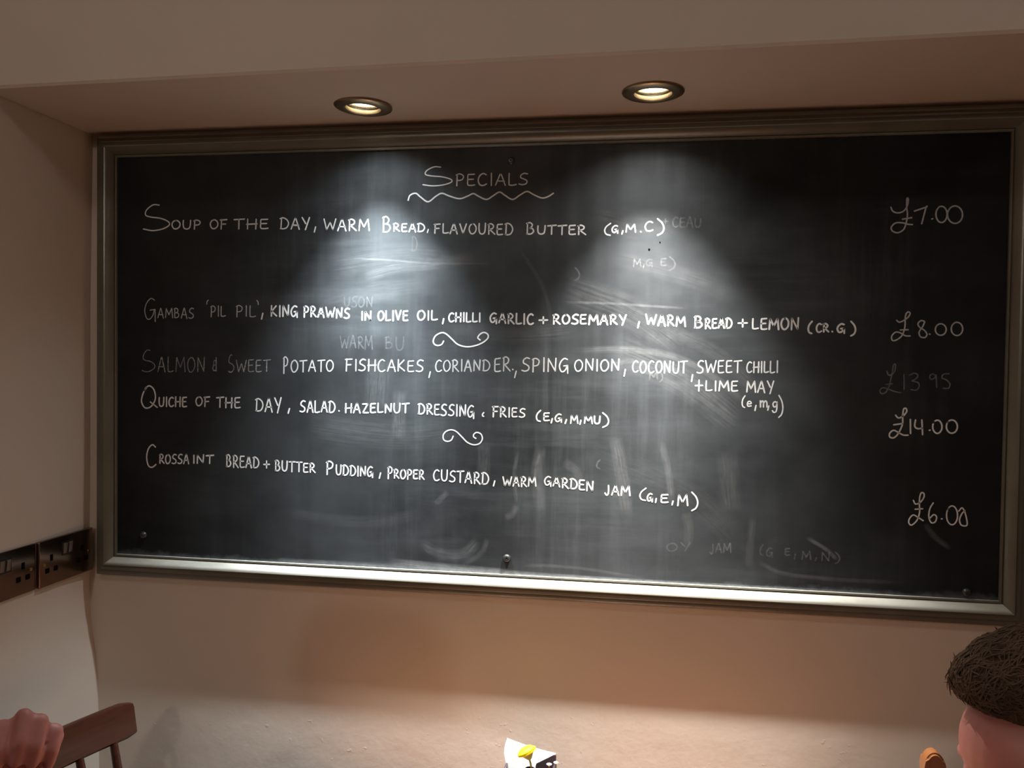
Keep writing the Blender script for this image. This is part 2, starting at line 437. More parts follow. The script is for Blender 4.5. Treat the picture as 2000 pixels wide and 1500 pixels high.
# ------------------------------------------------------------------ measured writing, metres on the board: (text, x0, x1, top0, base0, top1, base1)
LINES = {
 'heading': [('S',0.609,0.6655,0.7399,0.7056,0.7385,0.7044), ('PECIALS',0.6712,0.8043,0.7255,0.7042,0.7233,0.7023)],
 'soup': [('S',0.0531,0.1099,0.68,0.6297,0.679,0.629), ('OUP',0.1131,0.1745,0.6496,0.6329,0.6487,0.6321), ('OF',0.1924,0.228,0.6494,0.6319,0.6488,0.6314), ('THE',0.2415,0.3117,0.6496,0.6312,0.6486,0.6303), ('DAY',0.3342,0.394,0.6511,0.63,0.6502,0.6292), (',',0.4011,0.4051,0.633,0.6234,0.6329,0.6234), ('WARM',0.4201,0.5095,0.647,0.626,0.6456,0.6249), ('B',0.5341,0.5517,0.649,0.6218,0.6487,0.6216), ('READ',0.5546,0.6147,0.6375,0.6225,0.6366,0.6217), (',',0.6186,0.6215,0.6254,0.6198,0.6253,0.6198), ('FLAVOURED',0.6321,0.7777,0.6354,0.6187,0.6334,0.6133), ('B',0.8018,0.8175,0.6358,0.6148,0.6356,0.6146), ('UTTER',0.8212,0.909,0.6291,0.6146,0.6298,0.6126), ('(',0.9406,0.9522,0.6311,0.6104,0.631,0.6103), ('G',0.954,0.9656,0.6282,0.6157,0.6281,0.6155), (',',0.971,0.9737,0.6181,0.6128,0.6181,0.6127), ('M',0.9781,0.9959,0.6306,0.6163,0.6303,0.616), ('.',1.003,1.0057,0.6177,0.6151,0.6177,0.615), ('C',1.011,1.026,0.6337,0.6167,0.6335,0.6166), (')',1.0323,1.0446,0.6379,0.6093,0.6377,0.6092)],
 'gambas': [('G',0.0567,0.0826,0.4994,0.4588,0.4994,0.4589), ('AMBAS',0.0847,0.1605,0.4806,0.4628,0.4808,0.4612), ("'",0.1857,0.1899,0.4964,0.4886,0.4964,0.4886), ('PIL',0.1942,0.2257,0.4847,0.4652,0.4848,0.4653), ('PIL',0.2465,0.287,0.4858,0.4654,0.4858,0.4655), ("'",0.292,0.2879,0.4955,0.4878,0.4955,0.4878)],
 'prawns': [(',',0.2973,0.3014,0.4714,0.4607,0.4714,0.4607), ('KING',0.3168,0.3709,0.4859,0.4656,0.486,0.4658), ('PRAWNS',0.3821,0.4724,0.485,0.4659,0.4814,0.4624), ('IN',0.4943,0.515,0.4757,0.4596,0.4758,0.4597), ('OLIVE',0.5268,0.5845,0.4768,0.4588,0.4769,0.4591), ('OIL',0.6019,0.6405,0.477,0.4601,0.4771,0.4602), (',',0.6492,0.6521,0.4621,0.4538,0.4622,0.4538), ('CHILLI',0.6607,0.7206,0.4734,0.4575,0.4735,0.4569), ('GARLIC',0.7376,0.817,0.4736,0.457,0.4711,0.4527), ('+',0.8271,0.8419,0.4665,0.4546,0.4666,0.4547), ('ROSEMARY',0.852,0.9825,0.4712,0.4547,0.4707,0.4536), (',',1.0013,1.0048,0.4582,0.4483,0.4582,0.4483), ('WARM',1.0154,1.0841,0.4717,0.4538,0.4684,0.4514), ('B',1.099,1.1147,0.4684,0.448,0.4685,0.448), ('READ',1.1173,1.1631,0.4649,0.4481,0.4651,0.4483), ('+',1.1733,1.1879,0.4634,0.451,0.4634,0.4511), ('LEMON',1.1965,1.2743,0.4652,0.4476,0.4664,0.4464), ('(',1.2886,1.2953,0.4604,0.4403,0.4604,0.4404), ('CR',1.3019,1.3227,0.457,0.443,0.4571,0.4432), ('.',1.3269,1.3294,0.4449,0.4423,0.445,0.4423), ('G',1.336,1.3492,0.4571,0.4424,0.4572,0.4425), (')',1.3576,1.3658,0.4598,0.4365,0.4599,0.4365)],
 'salmon': [('S',0.0516,0.0796,0.4012,0.3575,0.4015,0.3579), ('ALMON',0.085,0.1842,0.3867,0.358,0.3878,0.3594), ('&',0.1989,0.2084,0.386,0.3615,0.3861,0.3617), ('S',0.2314,0.2429,0.3913,0.3591,0.3914,0.3592), ('WEET',0.2471,0.3164,0.3827,0.3603,0.3835,0.3612)],
 'fishcakes': [('P',0.3421,0.3523,0.3896,0.3606,0.3897,0.3608), ('OTATO',0.3574,0.4423,0.384,0.3618,0.384,0.364), ('FISHCAKES',0.4653,0.6146,0.3872,0.3652,0.3861,0.3654), (',',0.6243,0.6282,0.3656,0.3552,0.3656,0.3553), ('CORIAND',0.6367,0.7387,0.3873,0.3667,0.3885,0.3681), ('ER',0.7462,0.7762,0.3913,0.3682,0.3945,0.3686), ('.',0.779,0.7818,0.3733,0.3705,0.3733,0.3705), (',',0.7829,0.7876,0.3687,0.3567,0.3688,0.3568), ('SPING',0.7967,0.8816,0.3919,0.3689,0.3938,0.3692), ('ONION',0.8916,0.9721,0.3912,0.3711,0.3921,0.3723), (',',0.9786,0.9821,0.3742,0.3624,0.3742,0.3625), ('COCONUT',0.9936,1.0882,0.3897,0.3699,0.3899,0.3694), (',',1.0955,1.0981,0.3668,0.3552,0.3669,0.3553), ('SWEET',1.1048,1.18,0.3919,0.3705,0.3928,0.3716), ('CHILLI',1.1885,1.2412,0.3903,0.3717,0.3927,0.3734), ('+',1.1027,1.1149,0.358,0.3393,0.3582,0.3395), ('LIME',1.1201,1.1754,0.3565,0.3396,0.3574,0.3406), ('MAY',1.1892,1.2352,0.3567,0.3382,0.3574,0.3372), ('(',1.1819,1.1871,0.3318,0.3115,0.3319,0.3116), ('e',1.1905,1.1982,0.3223,0.3134,0.3224,0.3136), (',',1.2034,1.206,0.3155,0.3066,0.3155,0.3067), ('m',1.2118,1.2246,0.3236,0.313,0.3238,0.3132), (',',1.2247,1.2273,0.315,0.308,0.3151,0.308), ('g',1.2324,1.2417,0.3231,0.3055,0.3233,0.3057), (')',1.2428,1.2504,0.333,0.2951,0.3331,0.2953)],
 'quiche': [('Q',0.0496,0.0842,0.3316,0.2868,0.3322,0.2876), ('UICHE',0.0874,0.1463,0.3085,0.2906,0.3096,0.2918), ('OF',0.1643,0.1939,0.3109,0.2932,0.3115,0.2938), ('THE',0.2076,0.2568,0.3107,0.2911,0.3117,0.2922), ('DAY',0.287,0.3395,0.3093,0.2869,0.3123,0.2861), (',',0.3518,0.3559,0.2922,0.2835,0.2923,0.2836), ('SALAD',0.3762,0.4459,0.3072,0.286,0.3085,0.2875), ('.',0.4519,0.4539,0.2914,0.2886,0.2915,0.2886), ('HAZELNUT',0.4649,0.5882,0.3041,0.2869,0.3066,0.2896), ('DRESSING',0.6057,0.7113,0.307,0.2881,0.3054,0.2839), ('(',0.7255,0.7283,0.2926,0.2861,0.2927,0.2862), ('FRIES',0.7444,0.8044,0.3042,0.2856,0.3017,0.2861), ('(',0.824,0.8323,0.2985,0.2791,0.2986,0.2793), ('E',0.8369,0.8489,0.2951,0.2813,0.2953,0.2816), (',',0.8508,0.8536,0.2844,0.277,0.2844,0.2771), ('G',0.8581,0.871,0.2928,0.279,0.2931,0.2793), (',',0.8756,0.8793,0.2831,0.2767,0.2832,0.2768), ('M',0.8857,0.8994,0.2916,0.2769,0.2919,0.2772), (',',0.9022,0.9049,0.2828,0.2755,0.2829,0.2756), ('MU',0.9103,0.9394,0.2912,0.2784,0.2909,0.2773), (')',0.9422,0.9539,0.2965,0.271,0.2967,0.2713)],
 'pudding': [('C',0.0607,0.0834,0.2153,0.1724,0.216,0.1732), ('ROSSA',0.0888,0.151,0.1982,0.1803,0.2001,0.1823), ('INT',0.1584,0.2018,0.1983,0.1825,0.1996,0.1839), ('BREAD',0.2282,0.2949,0.2014,0.1778,0.1975,0.178), ('+',0.3042,0.3155,0.192,0.1783,0.1923,0.1787), ('BUTTER',0.3269,0.4075,0.1946,0.1742,0.1894,0.173), ('P',0.4288,0.4438,0.1949,0.1708,0.1953,0.1713), ('UDDING',0.4479,0.5206,0.1887,0.1705,0.1872,0.1691), (',',0.5315,0.5355,0.1762,0.1666,0.1763,0.1668), ('P',0.5483,0.5581,0.1881,0.1663,0.1884,0.1666), ('ROPER',0.5601,0.6186,0.1838,0.1676,0.1847,0.1677), ('CUSTARD',0.6351,0.7393,0.1862,0.1664,0.1831,0.1617), (',',0.7469,0.7507,0.1694,0.1601,0.1695,0.1602), ('WARM',0.7648,0.8256,0.1774,0.1607,0.1795,0.162), ('GARDEN',0.8404,0.9294,0.1809,0.1653,0.1748,0.1565), ('JAM',0.9486,0.9936,0.1682,0.1518,0.1689,0.1517), ('(',1.0098,1.0214,0.1649,0.1441,0.1654,0.1445), ('G',1.0232,1.033,0.1564,0.1428,0.1567,0.1432), (',',1.0375,1.0392,0.1479,0.1415,0.1479,0.1416), ('E',1.0464,1.0605,0.1554,0.141,0.156,0.1415), (',',1.0659,1.0685,0.1445,0.1381,0.1446,0.1382), ('M',1.0756,1.094,0.1565,0.1367,0.1572,0.1375), (')',1.0994,1.1108,0.161,0.1296,0.1614,0.13)],
 'erased': [('+',1.0425,1.0504,0.6386,0.6288,0.6385,0.6287), ('CEAU',1.0584,1.1081,0.6401,0.6241,0.6394,0.6235), ('D',0.59,0.6006,0.6117,0.5865,0.6116,0.5864), ('M',0.9924,1.0058,0.5677,0.556,0.5676,0.556), (',',1.0093,1.0111,0.5586,0.5542,0.5586,0.5541), ('G',1.0146,1.0261,0.5693,0.5568,0.5692,0.5567), ('E',1.0393,1.0499,0.5692,0.5567,0.5691,0.5566), (')',1.0544,1.0649,0.5735,0.5494,0.5734,0.5494), (')',0.8893,0.8984,0.5539,0.5322,0.5539,0.5321), ('USON',0.4613,0.5167,0.5023,0.4842,0.5023,0.4843), ('WARM',0.4539,0.5175,0.4309,0.4071,0.4313,0.4077), ('BU',0.5411,0.5782,0.4287,0.406,0.429,0.4064), ('OY',1.0584,1.1007,0.071,0.0574,0.0729,0.0594), ('JAM',1.1322,1.1686,0.0726,0.0565,0.0743,0.0582), ('(',1.2168,1.2219,0.073,0.0561,0.0733,0.0564), ('G',1.2279,1.239,0.07,0.0567,0.0705,0.0572), ('E',1.2585,1.2669,0.0697,0.0591,0.0701,0.0595), (',',1.2738,1.2763,0.0607,0.0536,0.0608,0.0538), ('M',1.2865,1.3016,0.0657,0.0534,0.0665,0.0541), (',',1.3083,1.3109,0.058,0.0518,0.0581,0.052), ('N',1.3184,1.3334,0.0655,0.0515,0.0663,0.0522), (')',1.3402,1.3485,0.0666,0.0482,0.067,0.0486), ('M',1.0232,1.0383,0.3694,0.3577,0.3696,0.3579), (')',1.041,1.0463,0.3732,0.3535,0.3733,0.3536), ('(',0.9333,0.9397,0.2133,0.1987,0.2135,0.1989)],
}
STROKES = {
 'wave': [[(0.5823,0.6791),(0.5859,0.688),(0.5966,0.6914),(0.606,0.6842),(0.6199,0.6756),(0.6342,0.6851),(0.6456,0.6904),(0.66,0.6851),(0.6786,0.6801),(0.6936,0.6845),(0.7041,0.6887),(0.714,0.6836),(0.7282,0.6778),(0.7408,0.6844),(0.752,0.6905),(0.7619,0.6846),(0.7759,0.6769),(0.7898,0.6848),(0.8022,0.6906),(0.8147,0.6844),(0.8286,0.6786),(0.8396,0.6806),(0.8492,0.6864)]],
 'flourish_a': [[(0.6518,0.4218),(0.6484,0.416),(0.6415,0.4137),(0.635,0.4159),(0.6323,0.4222),(0.637,0.4317),(0.6477,0.4371),(0.6564,0.435),(0.6673,0.4257),(0.6781,0.4163),(0.6932,0.412),(0.7081,0.4134),(0.7229,0.4188),(0.7335,0.4272),(0.7338,0.4345),(0.7269,0.4382),(0.7196,0.435),(0.7154,0.4285),(0.7197,0.4244)]],
 'flourish_b': [[(0.6717,0.2484),(0.6682,0.2413),(0.661,0.2387),(0.6542,0.2416),(0.653,0.2498),(0.6584,0.2569),(0.668,0.26),(0.6776,0.257),(0.6884,0.2472),(0.6981,0.2381),(0.71,0.2338),(0.7207,0.2364),(0.726,0.2447),(0.7235,0.2535),(0.7157,0.2565),(0.7103,0.2531),(0.7098,0.2485),(0.7141,0.2455)]],
 'p700': [[(1.4174,0.6521),(1.4204,0.6456),(1.4282,0.6424),(1.4376,0.6453),(1.4433,0.6547),(1.4445,0.6651),(1.4423,0.6659),(1.4422,0.6522),(1.4437,0.6397),(1.4423,0.6272),(1.4383,0.6148),(1.429,0.6094),(1.4206,0.6125),(1.4188,0.6188),(1.4251,0.6255),(1.4357,0.6258),(1.4452,0.6232),(1.4518,0.6226)],[(1.436,0.6318),(1.4504,0.6341)],[(1.4546,0.645),(1.4728,0.6512),(1.4723,0.6502),(1.4664,0.6239)],[(1.4821,0.6314),(1.4833,0.6319)],[(1.4911,0.6492),(1.4888,0.6443),(1.4883,0.6382),(1.4896,0.6322),(1.4924,0.6277),(1.4963,0.6255),(1.5002,0.6263),(1.5034,0.6297),(1.5052,0.6351),(1.5053,0.6413),(1.5035,0.647),(1.5003,0.6509),(1.4963,0.6522),(1.4925,0.6507),(1.4896,0.6467)],[(1.5101,0.6492),(1.507,0.6439),(1.5062,0.6373),(1.508,0.6309),(1.5118,0.6261),(1.5169,0.6238),(1.5222,0.6245),(1.5266,0.6282),(1.529,0.634),(1.5291,0.6406),(1.5267,0.6467),(1.5224,0.6509),(1.5172,0.6524),(1.512,0.6508),(1.5081,0.6464)]],
 'p800': [[(1.4306,0.4632),(1.4347,0.46),(1.4418,0.4628),(1.4492,0.4691),(1.4517,0.4751),(1.4485,0.4771),(1.4451,0.4733),(1.4441,0.4646),(1.4439,0.452),(1.44,0.4382),(1.4318,0.4306),(1.425,0.4293),(1.4234,0.4363),(1.4292,0.4431),(1.4363,0.4424),(1.4447,0.4375),(1.4525,0.437)],[(1.4369,0.4469),(1.4492,0.4475)],[(1.4743,0.4617),(1.4689,0.4627),(1.4643,0.4571),(1.468,0.4509),(1.4747,0.4467),(1.4788,0.4402),(1.4759,0.4347),(1.4688,0.4359),(1.4665,0.4434),(1.4715,0.4522),(1.4748,0.4602)],[(1.4826,0.4405),(1.4835,0.4402)],[(1.4946,0.4553),(1.4924,0.4518),(1.4918,0.4474),(1.493,0.4432),(1.4958,0.4401),(1.4995,0.4386),(1.5034,0.4392),(1.5065,0.4417),(1.5083,0.4456),(1.5084,0.45),(1.5067,0.4539),(1.5036,0.4567),(1.4998,0.4576),(1.496,0.4564),(1.4932,0.4535)],[(1.5195,0.4576),(1.5171,0.4535),(1.5165,0.4485),(1.5178,0.4436),(1.5208,0.44),(1.5247,0.4383),(1.5287,0.439),(1.532,0.4419),(1.5339,0.4463),(1.5339,0.4514),(1.5321,0.456),(1.5289,0.4591),(1.5248,0.4602),(1.5209,0.4589),(1.5179,0.4555)]],
 'p1395': [[(1.4171,0.3775),(1.4201,0.3712),(1.426,0.3726),(1.4299,0.3789),(1.4304,0.389),(1.4273,0.3877),(1.4259,0.3763),(1.4238,0.3662),(1.4217,0.3536),(1.416,0.3421),(1.4101,0.3395),(1.4068,0.3445),(1.411,0.3496),(1.4206,0.3472),(1.4302,0.3436),(1.4398,0.3418)],[(1.4157,0.3555),(1.4264,0.3567)],[(1.4443,0.3728),(1.4451,0.3477)],[(1.4533,0.3717),(1.4615,0.3748),(1.4663,0.3706),(1.4618,0.3643),(1.4571,0.3617),(1.4666,0.3593),(1.4686,0.3531),(1.4645,0.3467),(1.4562,0.3471)],[(1.4933,0.3718),(1.4886,0.3742),(1.4847,0.3697),(1.4876,0.3647),(1.4934,0.3685),(1.4945,0.3728),(1.4954,0.3623),(1.4961,0.3518)],[(1.5148,0.3746),(1.5062,0.3737),(1.504,0.3674),(1.5111,0.3643),(1.5166,0.3576),(1.5144,0.3506),(1.5067,0.3505)]],
 'p1400': [[(1.4327,0.3038),(1.437,0.2994),(1.4439,0.3022),(1.4499,0.3101),(1.4487,0.3155),(1.4451,0.3139),(1.4439,0.3019),(1.4437,0.2885),(1.4376,0.2734),(1.4307,0.2658),(1.4242,0.2671),(1.4243,0.2737),(1.4304,0.2783),(1.4389,0.2741),(1.446,0.2707),(1.453,0.2708)],[(1.4302,0.2876),(1.4436,0.29)],[(1.4561,0.2971),(1.4569,0.2739)],[(1.4642,0.2964),(1.4633,0.286),(1.4682,0.282),(1.4751,0.2833)],[(1.4742,0.2967),(1.4759,0.2723)],[(1.4863,0.2797),(1.4874,0.2801)],[(1.4938,0.2943),(1.4919,0.2901),(1.4915,0.2851),(1.4926,0.2803),(1.495,0.2767),(1.4982,0.275),(1.5015,0.2758),(1.5041,0.2787),(1.5057,0.2832),(1.5057,0.2883),(1.5042,0.2928),(1.5015,0.296),(1.4982,0.2969),(1.495,0.2956),(1.4926,0.2921)],[(1.5156,0.2951),(1.5134,0.2909),(1.5128,0.2859),(1.5141,0.2811),(1.5169,0.2775),(1.5207,0.2759),(1.5246,0.2767),(1.5278,0.2796),(1.5296,0.2841),(1.5296,0.2891),(1.5279,0.2937),(1.5247,0.2968),(1.5208,0.2978),(1.517,0.2964),(1.5142,0.2929)]],
 'p600': [[(1.464,0.1613),(1.4675,0.1554),(1.4744,0.1581),(1.4801,0.1664),(1.4804,0.1733),(1.4762,0.1746),(1.4739,0.167),(1.4736,0.1551),(1.4742,0.1417),(1.4703,0.128),(1.4621,0.1196),(1.4575,0.1236),(1.459,0.1312),(1.4645,0.1368),(1.4716,0.1332),(1.4801,0.1279)],[(1.4671,0.1465),(1.4788,0.1478)],[(1.4953,0.1583),(1.4902,0.1483),(1.4889,0.1348),(1.4927,0.1254),(1.4988,0.1263),(1.5011,0.1347),(1.4966,0.1387),(1.4906,0.1325)],[(1.5087,0.1321),(1.5098,0.1321)],[(1.5193,0.1505),(1.5171,0.1446),(1.5166,0.1374),(1.5179,0.1304),(1.5208,0.1253),(1.5246,0.123),(1.5285,0.1241),(1.5317,0.1283),(1.5335,0.1348),(1.5334,0.1421),(1.5316,0.1486),(1.5284,0.1531),(1.5245,0.1544),(1.5207,0.1524),(1.5179,0.1474)],[(1.5354,0.1462),(1.5405,0.1518),(1.5454,0.1431),(1.5489,0.124),(1.5404,0.1227),(1.5369,0.1309),(1.54,0.1414),(1.5448,0.1475)]],
}
SMEARS = [([(0.4784,0.5733),(0.5473,0.57),(0.625,0.5638),(0.7391,0.5622)],0.0046,0.35),([(0.8698,0.4931),(0.9424,0.4914),(1.014,0.4869),(1.0845,0.4826)],0.0055,0.3),([(0.8893,0.4058),(0.9617,0.4101),(1.0419,0.4037),(1.1037,0.3821),(1.1563,0.3473),(1.187,0.3169)],0.0147,0.25),([(1.05,0.4486),(1.138,0.4047),(1.2078,0.3438)],0.0276,0.1),([(0.6111,0.0501),(0.6501,0.0311),(0.6933,0.0332),(0.7216,0.0599)],0.0239,0.25),([(0.6888,0.0113),(0.7267,0.0367),(0.7377,0.0653)],0.0129,0.2),([(1.4826,0.1236),(1.4984,0.1019),(1.5252,0.0825)],0.011,0.35),([(1.2933,0.0908),(1.3246,0.0729),(1.345,0.0546)],0.0083,0.35),([(1.2036,0.1223),(1.201,0.0776),(1.1967,0.0329)],0.0147,0.12),([(0.4886,0.5354),(0.5573,0.5539),(0.6346,0.5628),(0.7106,0.5762)],0.0239,0.22),([(0.4092,0.4832),(0.5283,0.5117),(0.6446,0.5255)],0.0405,0.12),([(0.7854,0.5939),(0.8327,0.5205),(0.8521,0.4474)],0.0092,0.12),([(0.9576,0.3829),(0.9933,0.3897),(1.0335,0.3812)],0.011,0.18),([(0.5132,0.0119),(0.6407,0.0041),(0.765,-0.0035),(0.8769,-0.004),(1.0131,-0.004),(1.1629,-0.0065)],0.0064,0.3),([(0.8023,0.0171),(0.8535,0.0197),(0.9225,0.0168),(1.0219,0.0056)],0.0074,0.25),([(1.2136,0.0462),(1.2566,0.0271),(1.3491,0.0214),(1.4477,0.0215)],0.0092,0.2),([(0.8321,0.2268),(0.8235,0.1804),(0.8303,0.1529)],0.0074,0.22),([(0.8738,0.2097),(0.8998,0.1876),(0.893,0.1552)],0.0202,0.16),([(0.7915,0.1282),(0.7824,0.1093),(0.7684,0.104)],0.0147,0.3),([(0.6632,0.1467),(0.6394,0.1222)],0.0129,0.25),([(0.9501,0.5743),(1.0835,0.5377),(1.1706,0.5022)],0.0368,0.1),([(0.351,0.0963),(0.4926,0.0829),(0.6203,0.1026)],0.0276,0.1),([(0.9102,0.2291),(1.0813,0.1622),(1.1872,0.077)],0.0552,0.06),([(0.3104,0.0027),(0.6889,0.0028),(1.0576,-0.0015),(1.4156,-0.002)],0.0129,0.8),([(0.5527,0.0129),(0.6888,0.0066),(0.7932,0.0036)],0.0147,0.8),([(0.7921,0.2256),(0.7852,0.1791),(0.7915,0.1282)],0.0092,0.26),([(0.8347,0.2361),(0.8261,0.1897),(0.8345,0.1161)],0.0239,0.24),([(0.9641,0.2579),(0.9787,0.1857),(0.9888,0.1133)],0.0276,0.25),([(1.0445,0.251),(1.0587,0.1974),(1.0658,0.139)],0.0147,0.22),([(0.7289,0.2424),(0.7281,0.1491)],0.0276,0.18),([(0.5692,0.3327),(0.5682,0.2381)],0.0313,0.22),([(1.1584,0.2363),(1.1628,0.183),(1.169,0.1297)],0.0405,0.1),([(0.5294,0.3889),(0.5254,0.294)],0.0552,0.14),([(1.0907,0.1265),(1.0956,0.0997),(1.0936,0.0636)],0.0202,0.14),([(0.6551,0.4463),(0.7781,0.4378),(0.8978,0.4477)],0.046,0.12),([(0.8694,0.5204),(0.9875,0.4752),(1.0769,0.413)],0.0644,0.14),([(0.9616,0.4119),(1.0779,0.3594),(1.1834,0.2814)],0.0644,0.16),([(0.3906,0.2622),(0.5505,0.2471),(0.6859,0.26)],0.0644,0.12),([(0.4287,0.5594),(0.5862,0.5772),(0.7297,0.5576)],0.0552,0.14),([(0.913,0.6468),(1.0028,0.6276),(1.0731,0.6355)],0.0552,0.1)]
SCREWS = [(0.774,0.0297),(1.5508,0.0108),(0.0556,0.0391),(0.7722,0.7459)]
SPECKS = [(1.0194,0.5854),(1.0378,0.5977)]
# ------------------------------------------------------------------ handwriting
# each letter: relative width, strokes; a leading 1 means a curved stroke, 0 a run of straight lines; unit box, y up
G = {
 'A': (.80, [(0, [(.02, 0), (.46, 1), (.52, 1), (.92, -.02)]), (0, [(.14, .36), (.84, .34)])]),
 'B': (.72, [(0, [(.12, .98), (.10, 0)]), (1, [(.02, .92), (.40, 1.0), (.68, .80), (.50, .56), (.22, .52)]), (1, [(.22, .52), (.66, .48), (.82, .24), (.55, .02), (.06, .0)])]),
 'C': (.72, [(1, [(.88, .90), (.58, 1.0), (.22, .82), (.06, .45), (.22, .08), (.58, .0), (.92, .12)])]),
 'D': (.80, [(0, [(.16, .92), (.10, .02)]), (1, [(.0, .92), (.35, 1.0), (.78, .80), (.94, .45), (.72, .10), (.36, .0), (.04, .02)])]),
 'E': (.66, [(1, [(.86, .98), (.45, .96), (.14, .92), (.10, .50), (.12, .06), (.48, .0), (.90, .04)]), (0, [(.12, .52), (.74, .54)])]),
 'F': (.66, [(0, [(.18, .98), (.12, -.02)]), (0, [(.0, .94), (.92, .99)]), (0, [(.14, .50), (.76, .52)])]),
 'G': (.80, [(1, [(.82, .92), (.52, 1.0), (.18, .78), (.02, .42), (.18, .06), (.44, .02), (.68, .20), (.80, .44)]), (0, [(.46, .44), (.86, .48), (.88, -.10)])]),
 'H': (.78, [(0, [(.10, 1.0), (.08, 0)]), (0, [(.88, .98), (.84, 0)]), (0, [(.0, .48), (.96, .52)])]),
 'I': (.26, [(0, [(.5, 1), (.5, 0)])]),
 'J': (.56, [(1, [(.70, 1.0), (.72, .40), (.62, .05), (.34, -.06), (.06, .16)])]),
 'K': (.74, [(0, [(.10, 1.0), (.08, 0)]), (0, [(.80, .98), (.12, .46), (.88, .02)])]),
 'L': (.64, [(1, [(.10, 1.0), (.08, .50), (.10, .08), (.16, .02), (.50, .0), (.92, .06)])]),
 'M': (.98, [(0, [(.04, .0), (.12, .98), (.48, .30), (.84, 1.0), (.96, .0)])]),
 'N': (.82, [(0, [(.08, .0), (.10, .98), (.80, .04), (.86, 1.0)])]),
 'O': (.80, [(1, [(.48, .98), (.18, .84), (.04, .46), (.22, .06), (.54, .0), (.86, .26), (.90, .66), (.66, .94), (.42, .98)])]),
 'P': (.68, [(0, [(.16, .96), (.12, -.04)]), (1, [(.04, .90), (.42, 1.0), (.84, .82), (.74, .52), (.40, .42), (.16, .44)])]),
 'Q': (.92, [(1, [(.36, .94), (.14, .68), (.04, .30), (.26, .02), (.62, .08), (.88, .42), (.80, .82), (.54, 1.0), (.30, .92), (.22, .78)]), (0, [(.58, .28), (1.0, .04)])]),
 'R': (.74, [(0, [(.14, .96), (.12, 0)]), (1, [(.04, .92), (.40, 1.0), (.74, .82), (.62, .56), (.20, .46)]), (0, [(.24, .46), (.94, .0)])]),
 'S': (.70, [(1, [(.90, .94), (.56, 1.0), (.22, .84), (.20, .62), (.52, .50), (.84, .34), (.78, .10), (.40, .0), (.02, .06)])]),
 'T': (.74, [(0, [(.48, .96), (.46, 0)]), (0, [(.0, .94), (1.0, 1.0)])]),
 'U': (.78, [(1, [(.08, .98), (.06, .50), (.16, .12), (.46, .0), (.76, .14), (.86, .52), (.88, 1.0)])]),
 'V': (.76, [(0, [(.04, 1.0), (.46, .02), (.90, 1.0)])]),
 'W': (1.10, [(0, [(.02, 1.0), (.24, .02), (.52, .72), (.74, .02), (.98, 1.0)])]),
 'Y': (.76, [(0, [(.06, 1.0), (.46, .48)]), (0, [(.90, 1.0), (.44, -.06)])]),
 'Z': (.72, [(0, [(.08, .96), (.86, .98), (.10, .02), (.94, .04)])]),
 '&': (.70, [(0, [(.78, 1.0), (.80, .0)]), (1, [(.76, .46), (.30, .42), (.06, .22), (.30, .02), (.80, .10)]), (1, [(.20, .46), (.34, .78), (.66, .76)])]),
 '+': (.80, [(0, [(.50, 1.0), (.50, .0)]), (0, [(.0, .50), (1.0, .52)])]),
 '(': (.40, [(1, [(.94, 1.0), (.30, .72), (.06, .40), (.30, .10), (.90, .0)])]),
 ')': (.40, [(1, [(.06, 1.0), (.70, .74), (.96, .42), (.70, .14), (.10, .0)])]),
 ',': (.20, [(0, [(.80, 1.0), (.20, .0)])]),
 '.': (.20, [(0, [(.4, .6), (.6, .4)])]),
 "'": (.20, [(1, [(.90, 1.0), (.30, .60), (.20, .0)])]),
 'e': (.70, [(1, [(.08, .50), (.86, .56), (.72, .94), (.30, .94), (.06, .50), (.24, .06), (.90, .12)])]),
 'm': (.98, [(0, [(.06, 1.0), (.10, .0)]), (1, [(.10, .60), (.30, .98), (.46, .80), (.48, .0)]), (1, [(.48, .60), (.70, .98), (.90, .76), (.94, .0)])]),
 'g': (.70, [(1, [(.82, .86), (.50, 1.0), (.14, .80), (.30, .50), (.70, .56), (.86, .88)]), (1, [(.86, .96), (.84, .40), (.70, .04), (.30, -.04), (.06, .12)])]),
}
# the big leading S is a sweeping pen stroke of its own
BIG_S = (1.0, [(1, [(.60, .98), (.38, .99), (.14, .80), (.10, .60), (.30, .52), (.66, .47), (.94, .34), (.96, .20), (.72, .06), (.36, .0), (.02, .06)])])


